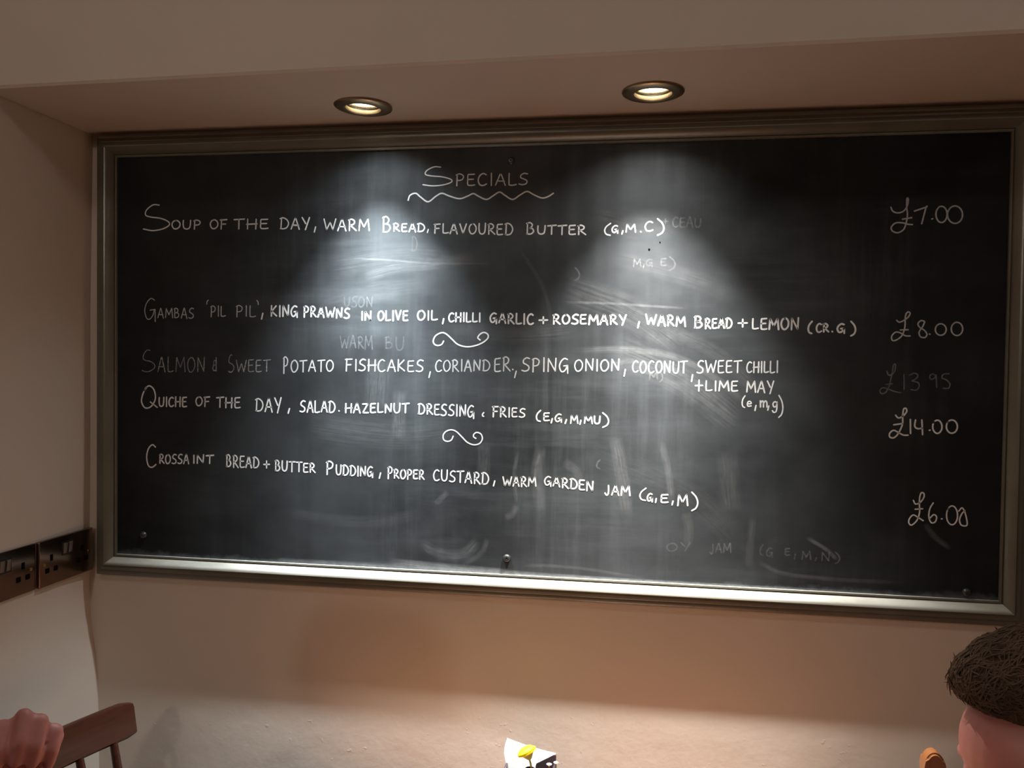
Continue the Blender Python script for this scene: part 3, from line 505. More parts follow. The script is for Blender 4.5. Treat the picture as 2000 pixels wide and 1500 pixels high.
def ribbon(bm, pts, w, y=0.0):
    """flat chalk mark with rounded ends along (x, z) points; w = full width"""
    pts = [Vector((p[0], p[1])) for p in pts]
    q = [pts[0]]
    for p in pts[1:]:
        if (p - q[-1]).length > 1e-5:
            q.append(p)
    if len(q) < 2:
        q.append(q[0] + Vector((1e-4, 0)))
    h = w / 2
    d0 = (q[1] - q[0]).normalized()
    d1 = (q[-1] - q[-2]).normalized()
    left, right = [], []
    for i, p in enumerate(q):
        d = (q[min(i + 1, len(q) - 1)] - q[max(i - 1, 0)]).normalized()
        n = Vector((-d.y, d.x))
        left.append(p + n * h)
        right.append(p - n * h)

    def v(p, c):
        return bm.verts.new((p.x, y - 0.0003, p.y))
    L = [v(p, 0) for p in left]
    R = [v(p, 0) for p in right]
    Cn = [v(p, 1) for p in q]
    for i in range(len(q) - 1):
        bm.faces.new((L[i], Cn[i], Cn[i + 1], L[i + 1]))
        bm.faces.new((Cn[i], R[i], R[i + 1], Cn[i + 1]))
    for c, cen, d, a, b in ((q[0], Cn[0], -d0, L[0], R[0]), (q[-1], Cn[-1], d1, R[-1], L[-1])):
        base = math.atan2(d.y, d.x) + math.pi / 2 * (1 if a is R[-1] else 1)
        start = math.atan2(a.co.z - c.y, a.co.x - c.x)
        mid = math.atan2(d.y, d.x)
        sgn = 1 if math.sin(mid - start) > 0 else -1
        prev = a
        for k in range(1, 5):
            ang = start + sgn * math.pi * k / 5
            nv = bm.verts.new((c.x + math.cos(ang) * h, y - 0.0003, c.y + math.sin(ang) * h))
            bm.faces.new((prev, cen, nv))
            prev = nv
        bm.faces.new((prev, cen, b))


RNG = random.Random(7)


def write(bm, text, x0, x1, t0, b0, t1, b1, w, jitter=0.02):
    if text == 'S' and (t0 - b0) > 0.03:
        seq = [BIG_S]
    else:
        seq = [G[c] for c in text]
    gap = 0.16
    total = sum(g[0] for g in seq) + gap * (len(seq) - 1)
    x = 0.0
    for g in seq:
        jx, jy, js = RNG.uniform(-jitter, jitter), RNG.uniform(-jitter, jitter) * 1.5, 1 + RNG.uniform(-jitter, jitter) * 2
        for curved, pts in g[1]:
            out = []
            for px, py in pts:
                u = (x + px * g[0]) / total + jx * 0.15
                yy = (py - .5) * js + .5 + jy
                zt, zb = t0 + (t1 - t0) * u, b0 + (b1 - b0) * u
                out.append((x0 + (x1 - x0) * u, zb + (zt - zb) * yy))
            ww = w * RNG.uniform(0.92, 1.08)
            if curved:
                ribbon(bm, [(p.x, p.y) for p in catmull([Vector((a, b)) for a, b in out], 5)], ww)
            else:
                for a, b in zip(out, out[1:]):
                    ribbon(bm, [a, b], ww)
        x += g[0] + gap
# ------------------------------------------------------------------ the room
RX1, RY0, RZ1 = 3.4, -4.6, 2.72
bm = bmesh.new()
# back wall
box(bm, -0.3, RX1 + 0.15, WALL_Y, WALL_Y + 0.15, 0, RZ1)
struct('wall_back', bm, M['wall'])

# left wall: its corner with the back wall is not quite plumb
prof = [(0.0, -0.050), (0.45, -0.047), (0.70, -0.046), (0.80, -0.047), (0.86, -0.0485), (0.90, -0.050), (0.94, -0.0535), (0.985, -0.060), (1.03, -0.0655), (1.08, -0.068),
        (1.20, -0.0675), (1.33, -0.066), (1.63, -0.066), (1.97, -0.061), (RZ1, -0.061)]
bm = bmesh.new()
ys = [WALL_Y + 0.02, WALL_Y, -0.035, -0.08, -0.3, -1.5, RY0]
wt = [1, 1, 0.45, 0.0, 0, 0, 0]
grid = []
for z, x in prof:
    grid.append([bm.verts.new((-0.062 + (x + 0.062) * w, y, z)) for y, w in zip(ys, wt)])
for a, b in zip(grid, grid[1:]):
    for k in range(len(ys) - 1):
        bm.faces.new((a[k], a[k + 1], b[k + 1], b[k]))
back = [[bm.verts.new((-0.25, y, z)) for y in (ys[0], ys[-1])] for z in (0, RZ1)]
bm.faces.new((back[0][0], back[0][1], back[1][1], back[1][0]))
for zi, row in ((0, grid[0]), (1, grid[-1])):
    bm.faces.new([*row, back[zi][1], back[zi][0]])
bm.faces.new([*[g[-1] for g in grid], back[1][1], back[0][1]])
bm.faces.new([*[g[0] for g in grid], back[1][0], back[0][0]])
struct('wall_left', bm, M['wall'], True)

bm = bmesh.new()
box(bm, RX1, RX1 + 0.15, RY0, WALL_Y, 0, RZ1)
struct('wall_right', bm, M['far_wall'])
bm = bmesh.new()
box(bm, -0.25, RX1 + 0.15, RY0 - 0.15, RY0, 0, RZ1)
struct('wall_front', bm, M['far_wall'])
bm = bmesh.new()
box(bm, -0.3, RX1 + 0.2, RY0 - 0.2, WALL_Y + 0.15, -0.1, 0)
struct('floor', bm, M['floor'])
bm = bmesh.new()
box(bm, -0.3, RX1 + 0.2, RY0 - 0.2, WALL_Y + 0.15, RZ1, RZ1 + 0.1)
struct('ceiling', bm, M['soffit'])

# boxed-in bulkhead above the board, with two round cut-outs in its underside
def bulk_y(x):
    return -0.2625 - 0.0228 * (x + 0.06)


bm = bmesh.new()
xs0, xs1 = -0.061, RX1
outer = [bm.verts.new(p) for p in ((xs0, WALL_Y, SOFFIT_Z), (xs1, WALL_Y, SOFFIT_Z), (xs1, bulk_y(xs1) + 0.004, SOFFIT_Z), (xs0, bulk_y(xs0) + 0.004, SOFFIT_Z))]
edges = [bm.edges.new((outer[k], outer[(k + 1) % 4])) for k in range(4)]
for lx, ly, _ in LAMPS:
    ring = [bm.verts.new((lx + 0.040 * math.cos(t), ly + 0.040 * math.sin(t), SOFFIT_Z)) for t in [2 * math.pi * k / 40 for k in range(40)]]
    edges += [bm.edges.new((ring[k], ring[(k + 1) % 40])) for k in range(40)]
bmesh.ops.triangle_fill(bm, use_beauty=True, use_dissolve=False, edges=edges)
lo = [bm.verts.new((x, bulk_y(x), SOFFIT_Z + 0.004)) for x in (xs0, xs1)]
hi = [bm.verts.new((x, bulk_y(x), RZ1)) for x in (xs0, xs1)]
bm.faces.new((outer[3], outer[2], lo[1], lo[0]))
bm.faces.new((lo[0], lo[1], hi[1], hi[0]))
struct('trim_1', bm, M['soffit'])


# ------------------------------------------------------------------ recessed lamps
def downlight(x, y, color, label, tilt, k):
    t = thing('recessed_downlight', label, 'ceiling light', (x, y, SOFFIT_Z), 0, 'recessed lamps above the board')
    t.rotation_euler = (0, tilt, 0)
    b = bmesh.new()
    lathe(b, [(0.0390, 0.010), (0.0390, 0.000), (0.0495, 0.000), (0.0497, -0.0015), (0.0485, -0.0035), (0.0445, -0.0050), (0.0440, -0.0042), (0.0425, -0.0048),
              (0.0350, -0.0062), (0.0320, -0.0060), (0.0300, -0.0045), (0.0295, -0.0015), (0.0295, 0.010)], 64, close=True)
    done('bezel', b, M['brass'], t)
    b = bmesh.new()
    lathe(b, [(0.0292, 0.0035), (0.0280, 0.0022), (0.0266, 0.0030), (0.0258, 0.0055), (0.0258, 0.014), (0.0292, 0.014)], 64, close=True)
    done('retaining_ring', b, M['rim'], t)
    b = bmesh.new()
    lathe(b, [(0.0, 0.062), (0.018, 0.060), (0.036, 0.045), (0.0385, 0.0099), (0.0300, 0.0099)], 48)
    done('lamp_housing', b, M['black_plastic'], t)
    b = bmesh.new()
    lathe(b, [(0.0, 0.0135), (0.012, 0.0138), (0.0256, 0.0150), (0.0256, 0.018), (0.0, 0.018)], 48)
    done('lens', b, M['lens'], t)
    z = SOFFIT_Z + 0.0115
    spot('lamp_beam', (x, y, z), LAMP_NARROW * k, 44, 1.0, color, 0.009)
    spot('lamp_beam', (x, y, z), LAMP_MID * k, 72, 1.0, color, 0.010)
    spot('lamp_beam', (x, y, z), LAMP_WIDE * k, 125, 0.8, color, 0.012)


downlight(*LAMPS[0], 'lit brass-rimmed recessed lamp over the left half of the blackboard', math.radians(2.0), 0.93)
downlight(*LAMPS[1], 'lit brass-rimmed recessed lamp over the right half of the blackboard', 0.0, 1.25)

# ------------------------------------------------------------------ pendant lamps further back in the room
for (px, py, pz), pw, pc in PENDANTS:
    side = 'nearer the left wall' if px < 1.5 else 'nearer the right wall'
    t = thing('pendant_lamp', 'dark enamel pendant lamp hanging behind the viewer, ' + side, 'pendant lamp', (px, py, RZ1), 0, 'pendant lamps in the room')
    b = bmesh.new()
    lathe(b, [(0.0, 0.0), (0.05, 0.0), (0.05, -0.015), (0.0, -0.03)], 32)
    done('ceiling_rose', b, M['pendant'], t)
    b = bmesh.new()
    tube(b, [(0, 0, -0.02), (0, 0, pz + 0.12 - RZ1)], 0.004, 8)
    done('cord', b, M['pendant'], t)
    b = bmesh.new()
    s = pz - RZ1
    lathe(b, [(0.02, s + 0.13), (0.05, s + 0.12), (0.13, s + 0.07), (0.16, s + 0.03), (0.158, s + 0.03), (0.128, s + 0.067), (0.05, s + 0.115), (0.02, s + 0.125)], 40, close=True)
    done('shade', b, M['pendant'], t)
    b = bmesh.new()
    lathe(b, [(0.0, s + 0.12), (0.014, s + 0.11), (0.016, s + 0.09), (0.03, s + 0.06), (0.024, s + 0.035), (0.0, s + 0.025)], 24)
    done('bulb', b, M['bulb'], t)
    ld = bpy.data.lights.new('pendant_light', 'POINT')
    ld.energy = pw
    ld.color = pc
    ld.shadow_soft_size = 0.06
    lo_ = bpy.data.objects.new('pendant_light', ld)
    lo_.location = (px, py, pz - 0.04)
    COL.objects.link(lo_)

for (px, py, pz), pw, pc in CEILING_LIGHTS:
    side = 'left' if px < 1.0 else 'right'
    t = thing('ceiling_lamp', 'round opal ceiling lamp overhead on the ' + side + ' side of the room', 'ceiling lamp', (px, py, RZ1), 0, 'opal ceiling lamps')
    b = bmesh.new()
    lathe(b, [(0.0, 0.0), (0.10, 0.0), (0.10, -0.012), (0.0, -0.014)], 40)
    done('base_plate', b, M['pendant'], t)
    b = bmesh.new()
    lathe(b, [(0.095, -0.010), (0.09, -0.030), (0.06, -0.048), (0.0, -0.056)], 40)
    done('opal_glass', b, M['bulb'], t)
    ld = bpy.data.lights.new('ceiling_light', 'POINT')
    ld.energy = pw
    ld.color = pc
    ld.shadow_soft_size = 0.05
    lo_ = bpy.data.objects.new('ceiling_light', ld)
    lo_.location = (px, py, pz - 0.06)
    COL.objects.link(lo_)

# ------------------------------------------------------------------ the blackboard
board = thing('chalkboard', 'large framed blackboard on the back wall with handwritten specials and prices', 'chalkboard', (BW / 2, 0, ZB))
bm = bmesh.new()
box(bm, -BW / 2 - 0.004, BW / 2 + 0.004, 0.0, WALL_Y, -0.004, BH + 0.004)
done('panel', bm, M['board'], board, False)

PROF = [(0.0, 0.0), (0.0, 0.0045), (0.0028, 0.0050), (0.0036, 0.0040), (0.0040, 0.0018), (0.0050, 0.0018), (0.0056, 0.0046), (0.0070, 0.0068), (0.0100, 0.0112),
        (0.0135, 0.0148), (0.0165, 0.0168), (0.0185, 0.0174), (0.0196, 0.0168), (0.0200, 0.0135), (0.0212, 0.0125), (0.0250, 0.0132), (0.0285, 0.0124), (0.0296, 0.0112),
        (0.0300, 0.0085), (0.0312, 0.0078), (0.0350, 0.0084), (0.0385, 0.0076), (0.0405, 0.0060), (0.0412, 0.0035), (0.0412, -WALL_Y), (0.0, -WALL_Y)]


def rail(name, side):
    b = bmesh.new()
    ends = []
    for e in (0, 1):
        row = []
        for u, h in PROF:
            if side == 'bottom':
                p = (-BW / 2 - u if e == 0 else BW / 2 + u, -h, -u)
            elif side == 'top':
                p = (-BW / 2 - u if e == 0 else BW / 2 + u, -h, BH + u)
            elif side == 'left':
                p = (-BW / 2 - u, -h, -u if e == 0 else BH + u)
            else:
                p = (BW / 2 + u, -h, -u if e == 0 else BH + u)
            row.append(b.verts.new(p))
        ends.append(row)
    n = len(PROF)
    for k in range(n):
        b.faces.new((ends[0][k], ends[0][(k + 1) % n], ends[1][(k + 1) % n], ends[1][k]))
    b.faces.new(ends[0])
    b.faces.new(ends[1])
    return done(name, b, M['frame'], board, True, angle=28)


for nm, sd in (('frame_rail', 'top'), ('frame_rail', 'bottom'), ('frame_stile', 'left'), ('frame_stile', 'right')):
    rail(nm, sd)

for sx_, sz_ in SCREWS:
    b = bmesh.new()
    lathe(b, [(0.0, 0.0045), (0.0012, 0.0032), (0.0018, 0.0045), (0.0040, 0.0046), (0.0062, 0.0030), (0.0070, 0.0), (0.0, 0.0)], 20)
    bmesh.ops.rotate(b, verts=b.verts, cent=(0, 0, 0), matrix=Matrix.Rotation(math.pi / 2, 3, 'X'))
    done('screw_cap', b, M['screw'], board, loc=(sx_ - BW / 2, 0, sz_))
for k, (sx_, sz_) in enumerate(SPECKS):
    b = bmesh.new()
    r = (0.0019, 0.0013)[k]
    lathe(b, [(0.0, 0.001), (r * .7, 0.0009), (r, 0.0), (0.0, 0.0)], 12)
    bmesh.ops.rotate(b, verts=b.verts, cent=(0, 0, 0), matrix=Matrix.Rotation(math.pi / 2, 3, 'X'))
    done('nail_hole', b, M['speck'], board, loc=(sx_ - BW / 2, 0, sz_))

# old chalk wiped across the surface
for k, (pts, w, al) in enumerate(SMEARS):
    path = [Vector((p[0], p[1])) for p in pts]
    path = catmull(path, 10)
    b = bmesh.new()
    uvl = b.loops.layers.uv.new('UVMap')
    rows = []
    n = len(path)
    y = -0.00015 - 0.00001 * k
    for i, p in enumerate(path):
        d = (path[min(i + 1, n - 1)] - path[max(i - 1, 0)]).normalized()
        nn = Vector((-d.y, d.x))
        rows.append([b.verts.new((p.x + nn.x * w * s, y, p.y + nn.y * w * s)) for s in (-.5, -.25, 0, .25, .5)])
    for i in range(n - 1):
        for j in range(4):
            f = b.faces.new((rows[i][j], rows[i][j + 1], rows[i + 1][j + 1], rows[i + 1][j]))
            for lp, (uu, vv) in zip(f.loops, ((i / (n - 1), j / 4), (i / (n - 1), (j + 1) / 4), ((i + 1) / (n - 1), (j + 1) / 4), ((i + 1) / (n - 1), j / 4))):
                lp[uvl].uv = (uu, vv)
    done('chalk_smear', b, smear_material(k, al), board, False, loc=(-BW / 2, 0, 0))


def lettering(name, label, key, mat, w, jitter=0.02):
    if key in STROKES:
        b = bmesh.new()
        for st in STROKES[key]:
            ribbon(b, [(p.x, p.y) for p in catmull([Vector(q) for q in st], 6)], w)
        o = done(name, b, M[mat], board, True, loc=(-BW / 2, 0, 0), angle=80)
        o['label'] = label
        return o
    line = bpy.data.objects.new(name, None)          # one line of writing; its words are its pieces
    COL.objects.link(line)
    line.empty_display_size = 0.02
    line.parent = board
    line.location = (-BW / 2, 0, 0)
    line['label'] = label
    words = []
    for wd in LINES[key]:
        near = words and (key != 'erased' or -0.01 < wd[1] - words[-1][-1][2] < 0.004) and wd[1] - words[-1][-1][2] < (0.0125 if wd[0] in '.,)(' or words[-1][-1][0] in '.,(' or len(words[-1][-1][0]) == 1 else 0.006)
        if near:
            words[-1].append(wd)
        else:
            words.append([wd])
    for ws in words:
        b = bmesh.new()
        for wd in ws:
            write(b, *wd, w, jitter)
        done('chalk_word', b, M[mat], line, True, angle=80)
    return line


lettering('chalk_heading', 'white chalk heading reading SPECIALS', 'heading', 'chalk', 0.0023)
lettering('chalk_underline', 'wavy white chalk line under the heading', 'wave', 'chalk', 0.0026)
lettering('chalk_writing', 'chalk line for soup of the day', 'soup', 'chalk', 0.0025)
lettering('chalk_writing', 'half rubbed out dish name Gambas pil pil', 'gambas', 'chalk_soft', 0.0019)
lettering('chalk_writing', 'bold chalk line for king prawns with warm bread and lemon', 'prawns', 'chalk', 0.0030)
lettering('chalk_writing', 'nearly rubbed out words Salmon and sweet', 'salmon', 'chalk_worn', 0.0020)
lettering('chalk_writing', 'thin chalk line for potato fishcakes', 'fishcakes', 'chalk_soft', 0.0024)
lettering('chalk_writing', 'chalk line for quiche of the day', 'quiche', 'chalk', 0.0027)
lettering('chalk_writing', 'chalk line for bread and butter pudding', 'pudding', 'chalk', 0.0027)
lettering('chalk_flourish', 'longer chalk scroll under the prawns line', 'flourish_a', 'chalk', 0.0026)
lettering('chalk_flourish', 'shorter chalk scroll under the quiche line', 'flourish_b', 'chalk', 0.0024)
lettering('chalk_price', 'chalk price 7.00 pounds', 'p700', 'chalk_soft', 0.0024)
lettering('chalk_price', 'chalk price 8.00 pounds', 'p800', 'chalk_soft', 0.0023)
lettering('chalk_price', 'faded chalk price 13.95 pounds', 'p1395', 'chalk_faint', 0.0023)
lettering('chalk_price', 'chalk price 14.00 pounds', 'p1400', 'chalk', 0.0026)
lettering('chalk_price', 'chalk price 6.00 pounds', 'p600', 'chalk', 0.0023)
lettering('erased_writing', 'ghost of wiped off chalk words', 'erased', 'chalk_ghost', 0.0026, 0.05)

# ------------------------------------------------------------------ double sockets on the left wall
def cyl_x(b, x0, x1, y, z, r, seg=20):
    tube(b, [(x0, y, z), (x1, y, z)], r, seg)


def double_socket(yc, label, F=0.0095):
    """plate face points to +x; local y runs along the wall (towards the back wall), origin at the wall"""
    t = thing('double_socket', label, 'wall socket', (-0.062, yc, ZB + 0.008), 0, 'double sockets on the left wall')
    b = bmesh.new()
    box(b, 0.0, F, -0.0730, 0.0730, -0.0420, 0.0420, 0.0022)
    done('plate', b, M['bronze'], t)
    for y0 in (-0.0128, 0.0012):
        b = bmesh.new()
        box(b, F - 0.001, F + 0.0012, y0 - 0.0015, y0 + 0.0131, 0.0055, 0.0305, 0.0004)
        done('switch_surround', b, M['black_plastic'], t)
        b = bmesh.new()
        vs = box(b, F, F + 0.0042, y0 + 0.0008, y0 + 0.0098, 0.0085, 0.0280, 0.0009)
        for v in b.verts:
            if v.co.x > F + 0.002 and v.co.z < 0.018:
                v.co.x -= 0.0022
        done('rocker_switch', b, M['rocker'], t)
    for c in (-0.042, 0.042):
        for dy, dz, w, h in ((0.0, 0.0085, 0.0052, 0.0098), (-0.0110, -0.0135, 0.0082, 0.0072), (0.0110, -0.0135, 0.0082, 0.0072)):
            b = bmesh.new()
            box(b, F - 0.001, F + 0.0006, c + dy - w / 2 - .001, c + dy + w / 2 + .001, dz - h / 2 - .001, dz + h / 2 + .001, 0.0003)
            done('pin_slot', b, M['speck'], t)
    for c in (-0.0605, 0.0605):
        b = bmesh.new()
        cyl_x(b, F - 0.001, F + 0.0010, c, -0.002, 0.0029)
        done('fixing_screw', b, M['gold'], t)
    return t


double_socket(-0.0735, 'dark metal double socket tucked into the corner beside the blackboard frame')
double_socket(-0.2225, 'dark metal double socket further from the corner, cut by the photo edge', 0.0055)

# ------------------------------------------------------------------ table
tb = thing('dining_table', 'brown wooden dining table below the blackboard carrying the flowers', 'table', (0.89, -0.64, 0))
bm = bmesh.new()
box(bm, -0.44, 0.44, -0.60, 0.60, 0.708, 0.738, 0.004)
done('table_top', bm, M['tablewood'], tb)
bm = bmesh.new()
for a in ((-0.38, -0.36, -0.52, 0.52), (0.36, 0.38, -0.52, 0.52)):
    box(bm, *a, 0.63, 0.708)
for a in ((-0.36, 0.36, -0.54, -0.52), (-0.36, 0.36, 0.52, 0.54)):
    box(bm, *a, 0.63, 0.708)
done('apron', bm, M['tablewood'], tb, False)
for sx_ in (-1, 1):
    for sy_ in (-1, 1):
        bm = bmesh.new()
        tube(bm, [(sx_ * 0.37, sy_ * 0.53, 0), (sx_ * 0.37, sy_ * 0.53, 0.3), (sx_ * 0.37, sy_ * 0.53, 0.708)], [0.018, 0.024, 0.027], 16)
        done('leg', bm, M['tablewood'], tb)
TT = 0.738

# ------------------------------------------------------------------ napkin holder, napkin, flowers
hx, hy = 0.832, -0.085
hold = thing('napkin_holder', 'small black box-shaped holder on the table with a white napkin in it', 'napkin holder', (hx, hy, TT))
HWD = 0.0432
bm = bmesh.new()
box(bm, -HWD + .002, HWD, 0.016, 0.020, 0.0, 0.122, 0.0008)
done('back_panel', bm, M['holder'], hold)
bm = bmesh.new()
box(bm, -HWD + .002, HWD, -0.024, -0.020, 0.0, 0.098, 0.0008)
done('front_panel', bm, M['holder'], hold)
for s in (-1, 1):
    bm = bmesh.new()
    box(bm, *sorted((s * (HWD - 0.0035 - (.002 if s < 0 else 0)), s * (HWD - (.002 if s < 0 else 0)))), -0.020, 0.016, 0.0, 0.110, 0.0006)
    done('side_panel', bm, M['holder'], hold)
bm = bmesh.new()
box(bm, -HWD + .0055, HWD - .0035, -0.020, 0.016, 0.0, 0.006)
done('base', bm, M['holder'], hold, False)

NAP_EDGES = [(0.0, -.036, .010, .0104, .010), (.55, -.0380, .085, .0104, .085), (.68, -.0397, .102, .0104, .1125), (.70, -.0405, .106, .0108, .1133),
             (.84, -.0453, .1264, .0262, .1204), (.92, -.0440, .138, .0348, .1243), (1.0, -.0410, .1473, .0434, .1282)]


def napkin():
    rows, cols = 24, 10
    b = bmesh.new()
    front, backv = [], []
    for i in range(rows + 1):
        v = i / rows
        for p, q in zip(NAP_EDGES, NAP_EDGES[1:]):
            if p[0] <= v <= q[0] + 1e-9:
                t = (v - p[0]) / (q[0] - p[0])
                xl, zl, xr, zr = (p[k] + (q[k] - p[k]) * t for k in (1, 2, 3, 4))
                break
        fr, bk = [], []
        for j in range(cols + 1):
            u = j / cols
            x, zz = xl + (xr - xl) * u, zl + (zr - zl) * u
            y = -0.012 + 0.020 * v * v - 0.004 * math.sin(math.pi * u) * v
            fr.append(b.verts.new((x, y - 0.0012, zz)))
            bk.append(b.verts.new((x, y + 0.0012, zz)))
        front.append(fr)
        backv.append(bk)
    for i in range(rows):
        for j in range(cols):
            b.faces.new((front[i][j], front[i][j + 1], front[i + 1][j + 1], front[i + 1][j]))
            b.faces.new((backv[i][j], backv[i + 1][j], backv[i + 1][j + 1], backv[i][j + 1]))
        b.faces.new((front[i][0], front[i + 1][0], backv[i + 1][0], backv[i][0]))
        b.faces.new((front[i][cols], backv[i][cols], backv[i + 1][cols], front[i + 1][cols]))
    for j in range(cols):
        b.faces.new((front[0][j], backv[0][j], backv[0][j + 1], front[0][j + 1]))
        b.faces.new((front[-1][j], front[-1][j + 1], backv[-1][j + 1], backv[-1][j]))
    return b


nap = done('paper_napkin', napkin(), M['napkin'], None, True, loc=(hx, hy, TT), angle=50)
tag(nap, 'white folded paper napkin fanning out of the small black holder', 'napkin')

VX, VY = 0.8385, -0.132
vase = thing('bud_vase', 'taller slim dark bud vase holding the yellow flower before the napkin holder', 'vase', (VX, VY, TT), 0)
bm = bmesh.new()
lathe(bm, [(0.0, 0.0), (0.018, 0.0), (0.021, 0.01), (0.020, 0.055), (0.012, 0.085), (0.0075, 0.108), (0.0085, 0.1255), (0.0072, 0.1255), (0.0062, 0.108), (0.010, 0.084), (0.017, 0.055), (0.0, 0.008)], 32)
done('vessel', bm, M['holder'], vase)


def flower_yellow():
    t = thing('yellow_flower', 'yellow button flower with a pale green stem in front of the napkin', 'flower', (VX, VY, TT + 0.0))
    top = Vector((-0.0050, -0.002, 0.1530))
    b = bmesh.new()
    tube(b, catmull([(0.002, 0, 0.012), (0.003, 0, 0.07), (0.0020, -0.001, 0.125), top - Vector((-0.0042, 0.002, 0.0085))], 6), 0.00165, 10)
    done('stem', b, M['stem'], t)
    tilt = Matrix.Translation(top) @ Matrix.Rotation(math.radians(-27), 4, 'Y') @ Matrix.Rotation(math.radians(-9), 4, 'X') @ Matrix.Scale(1.15, 4)
    b = bmesh.new()
    lathe(b, [(0.0, -0.011), (0.003, -0.0095), (0.0075, -0.004), (0.0095, -0.001), (0.0, 0.0)], 24)
    bmesh.ops.transform(b, matrix=tilt, verts=b.verts)
    done('sepals', b, M['stem'], t)
    b = bmesh.new()
    lathe(b, [(0.0, -0.001), (0.010, -0.0022), (0.0130, 0.0004), (0.0128, 0.0036), (0.0095, 0.0066), (0.005, 0.0078), (0.0, 0.0082)], 28)
    for i in range(240):                       # tight florets
        a = i * 2.399963
        r = 0.0128 * math.sqrt((i + .5) / 240)
        z = 0.0076 * (1 - (r / 0.0142) ** 2.6) + 0.0006
        res = bmesh.ops.create_icosphere(b, subdivisions=1, radius=0.00105)
        bmesh.ops.translate(b, verts=res['verts'], vec=(r * math.cos(a), r * math.sin(a), z))
    for i in range(44):
        a = 2 * math.pi * i / 44
        for zz, rr in ((0.0002, 0.0129), (0.0024, 0.0133)):
            res = bmesh.ops.create_icosphere(b, subdivisions=1, radius=0.00108)
            bmesh.ops.translate(b, verts=res['verts'], vec=(rr * math.cos(a), rr * math.sin(a), zz))
    bmesh.ops.transform(b, matrix=tilt, verts=b.verts)
    done('flower_head', b, M['petal'], t)


flower_yellow()


def small_flower(dx, dy, h, r, label, centre):
    t = thing('white_flower', label, 'flower', (VX, VY, TT), 0, 'small white flowers beside the yellow one')
    b = bmesh.new()
    tube(b, catmull([(0.037 + (dx - .037) * .3, 0, 0.010), (0.037 + (dx - .037) * .5, 0, 0.06), (dx, dy * .6, h - .03), (dx, dy, h)], 6), 0.0011, 8)
    done('stem', b, M['leaf'], t)
    b = bmesh.new()
    for k in range(11):
        a = 2 * math.pi * k / 11
        res = bmesh.ops.create_uvsphere(b, u_segments=10, v_segments=6, radius=1.0)
        mt = Matrix.Translation((dx, dy, h + r * .35)) @ Matrix.Rotation(a, 4, 'Z') @ Matrix.Rotation(-0.55, 4, 'Y') @ Matrix.Translation((r * .6, 0, 0)) @ Matrix.Diagonal((r * .55, r * .24, r * .10, 1))
        bmesh.ops.transform(b, matrix=mt, verts=res['verts'])
    done('petals', b, M['white_petal'], t)
    b = bmesh.new()
    res = bmesh.ops.create_uvsphere(b, u_segments=14, v_segments=8, radius=r * .36)
    bmesh.ops.translate(b, verts=b.verts, vec=(dx, dy, h + r * .35))
    done('flower_centre', b, M['orange'], t)


vase2 = thing('bud_vase', 'low dark bud vase of small white flowers right of the yellow flower', 'vase', (VX + 0.037, VY, TT))
bm = bmesh.new()
lathe(bm, [(0.0, 0.0), (0.009, 0.0), (0.0115, 0.008), (0.0110, 0.04), (0.0075, 0.060), (0.0090, 0.072), (0.0078, 0.072), (0.0062, 0.060), (0.0095, 0.04), (0.0, 0.006)], 28)
done('vessel', bm, M['holder'], vase2)
small_flower(0.0315, 0.001, 0.1315, 0.0046, 'small white flower showing right of the yellow one, the lower left of two', 1)
small_flower(0.0425, 0.002, 0.1352, 0.0042, 'small white flower at the far right edge of the napkin holder', 0)

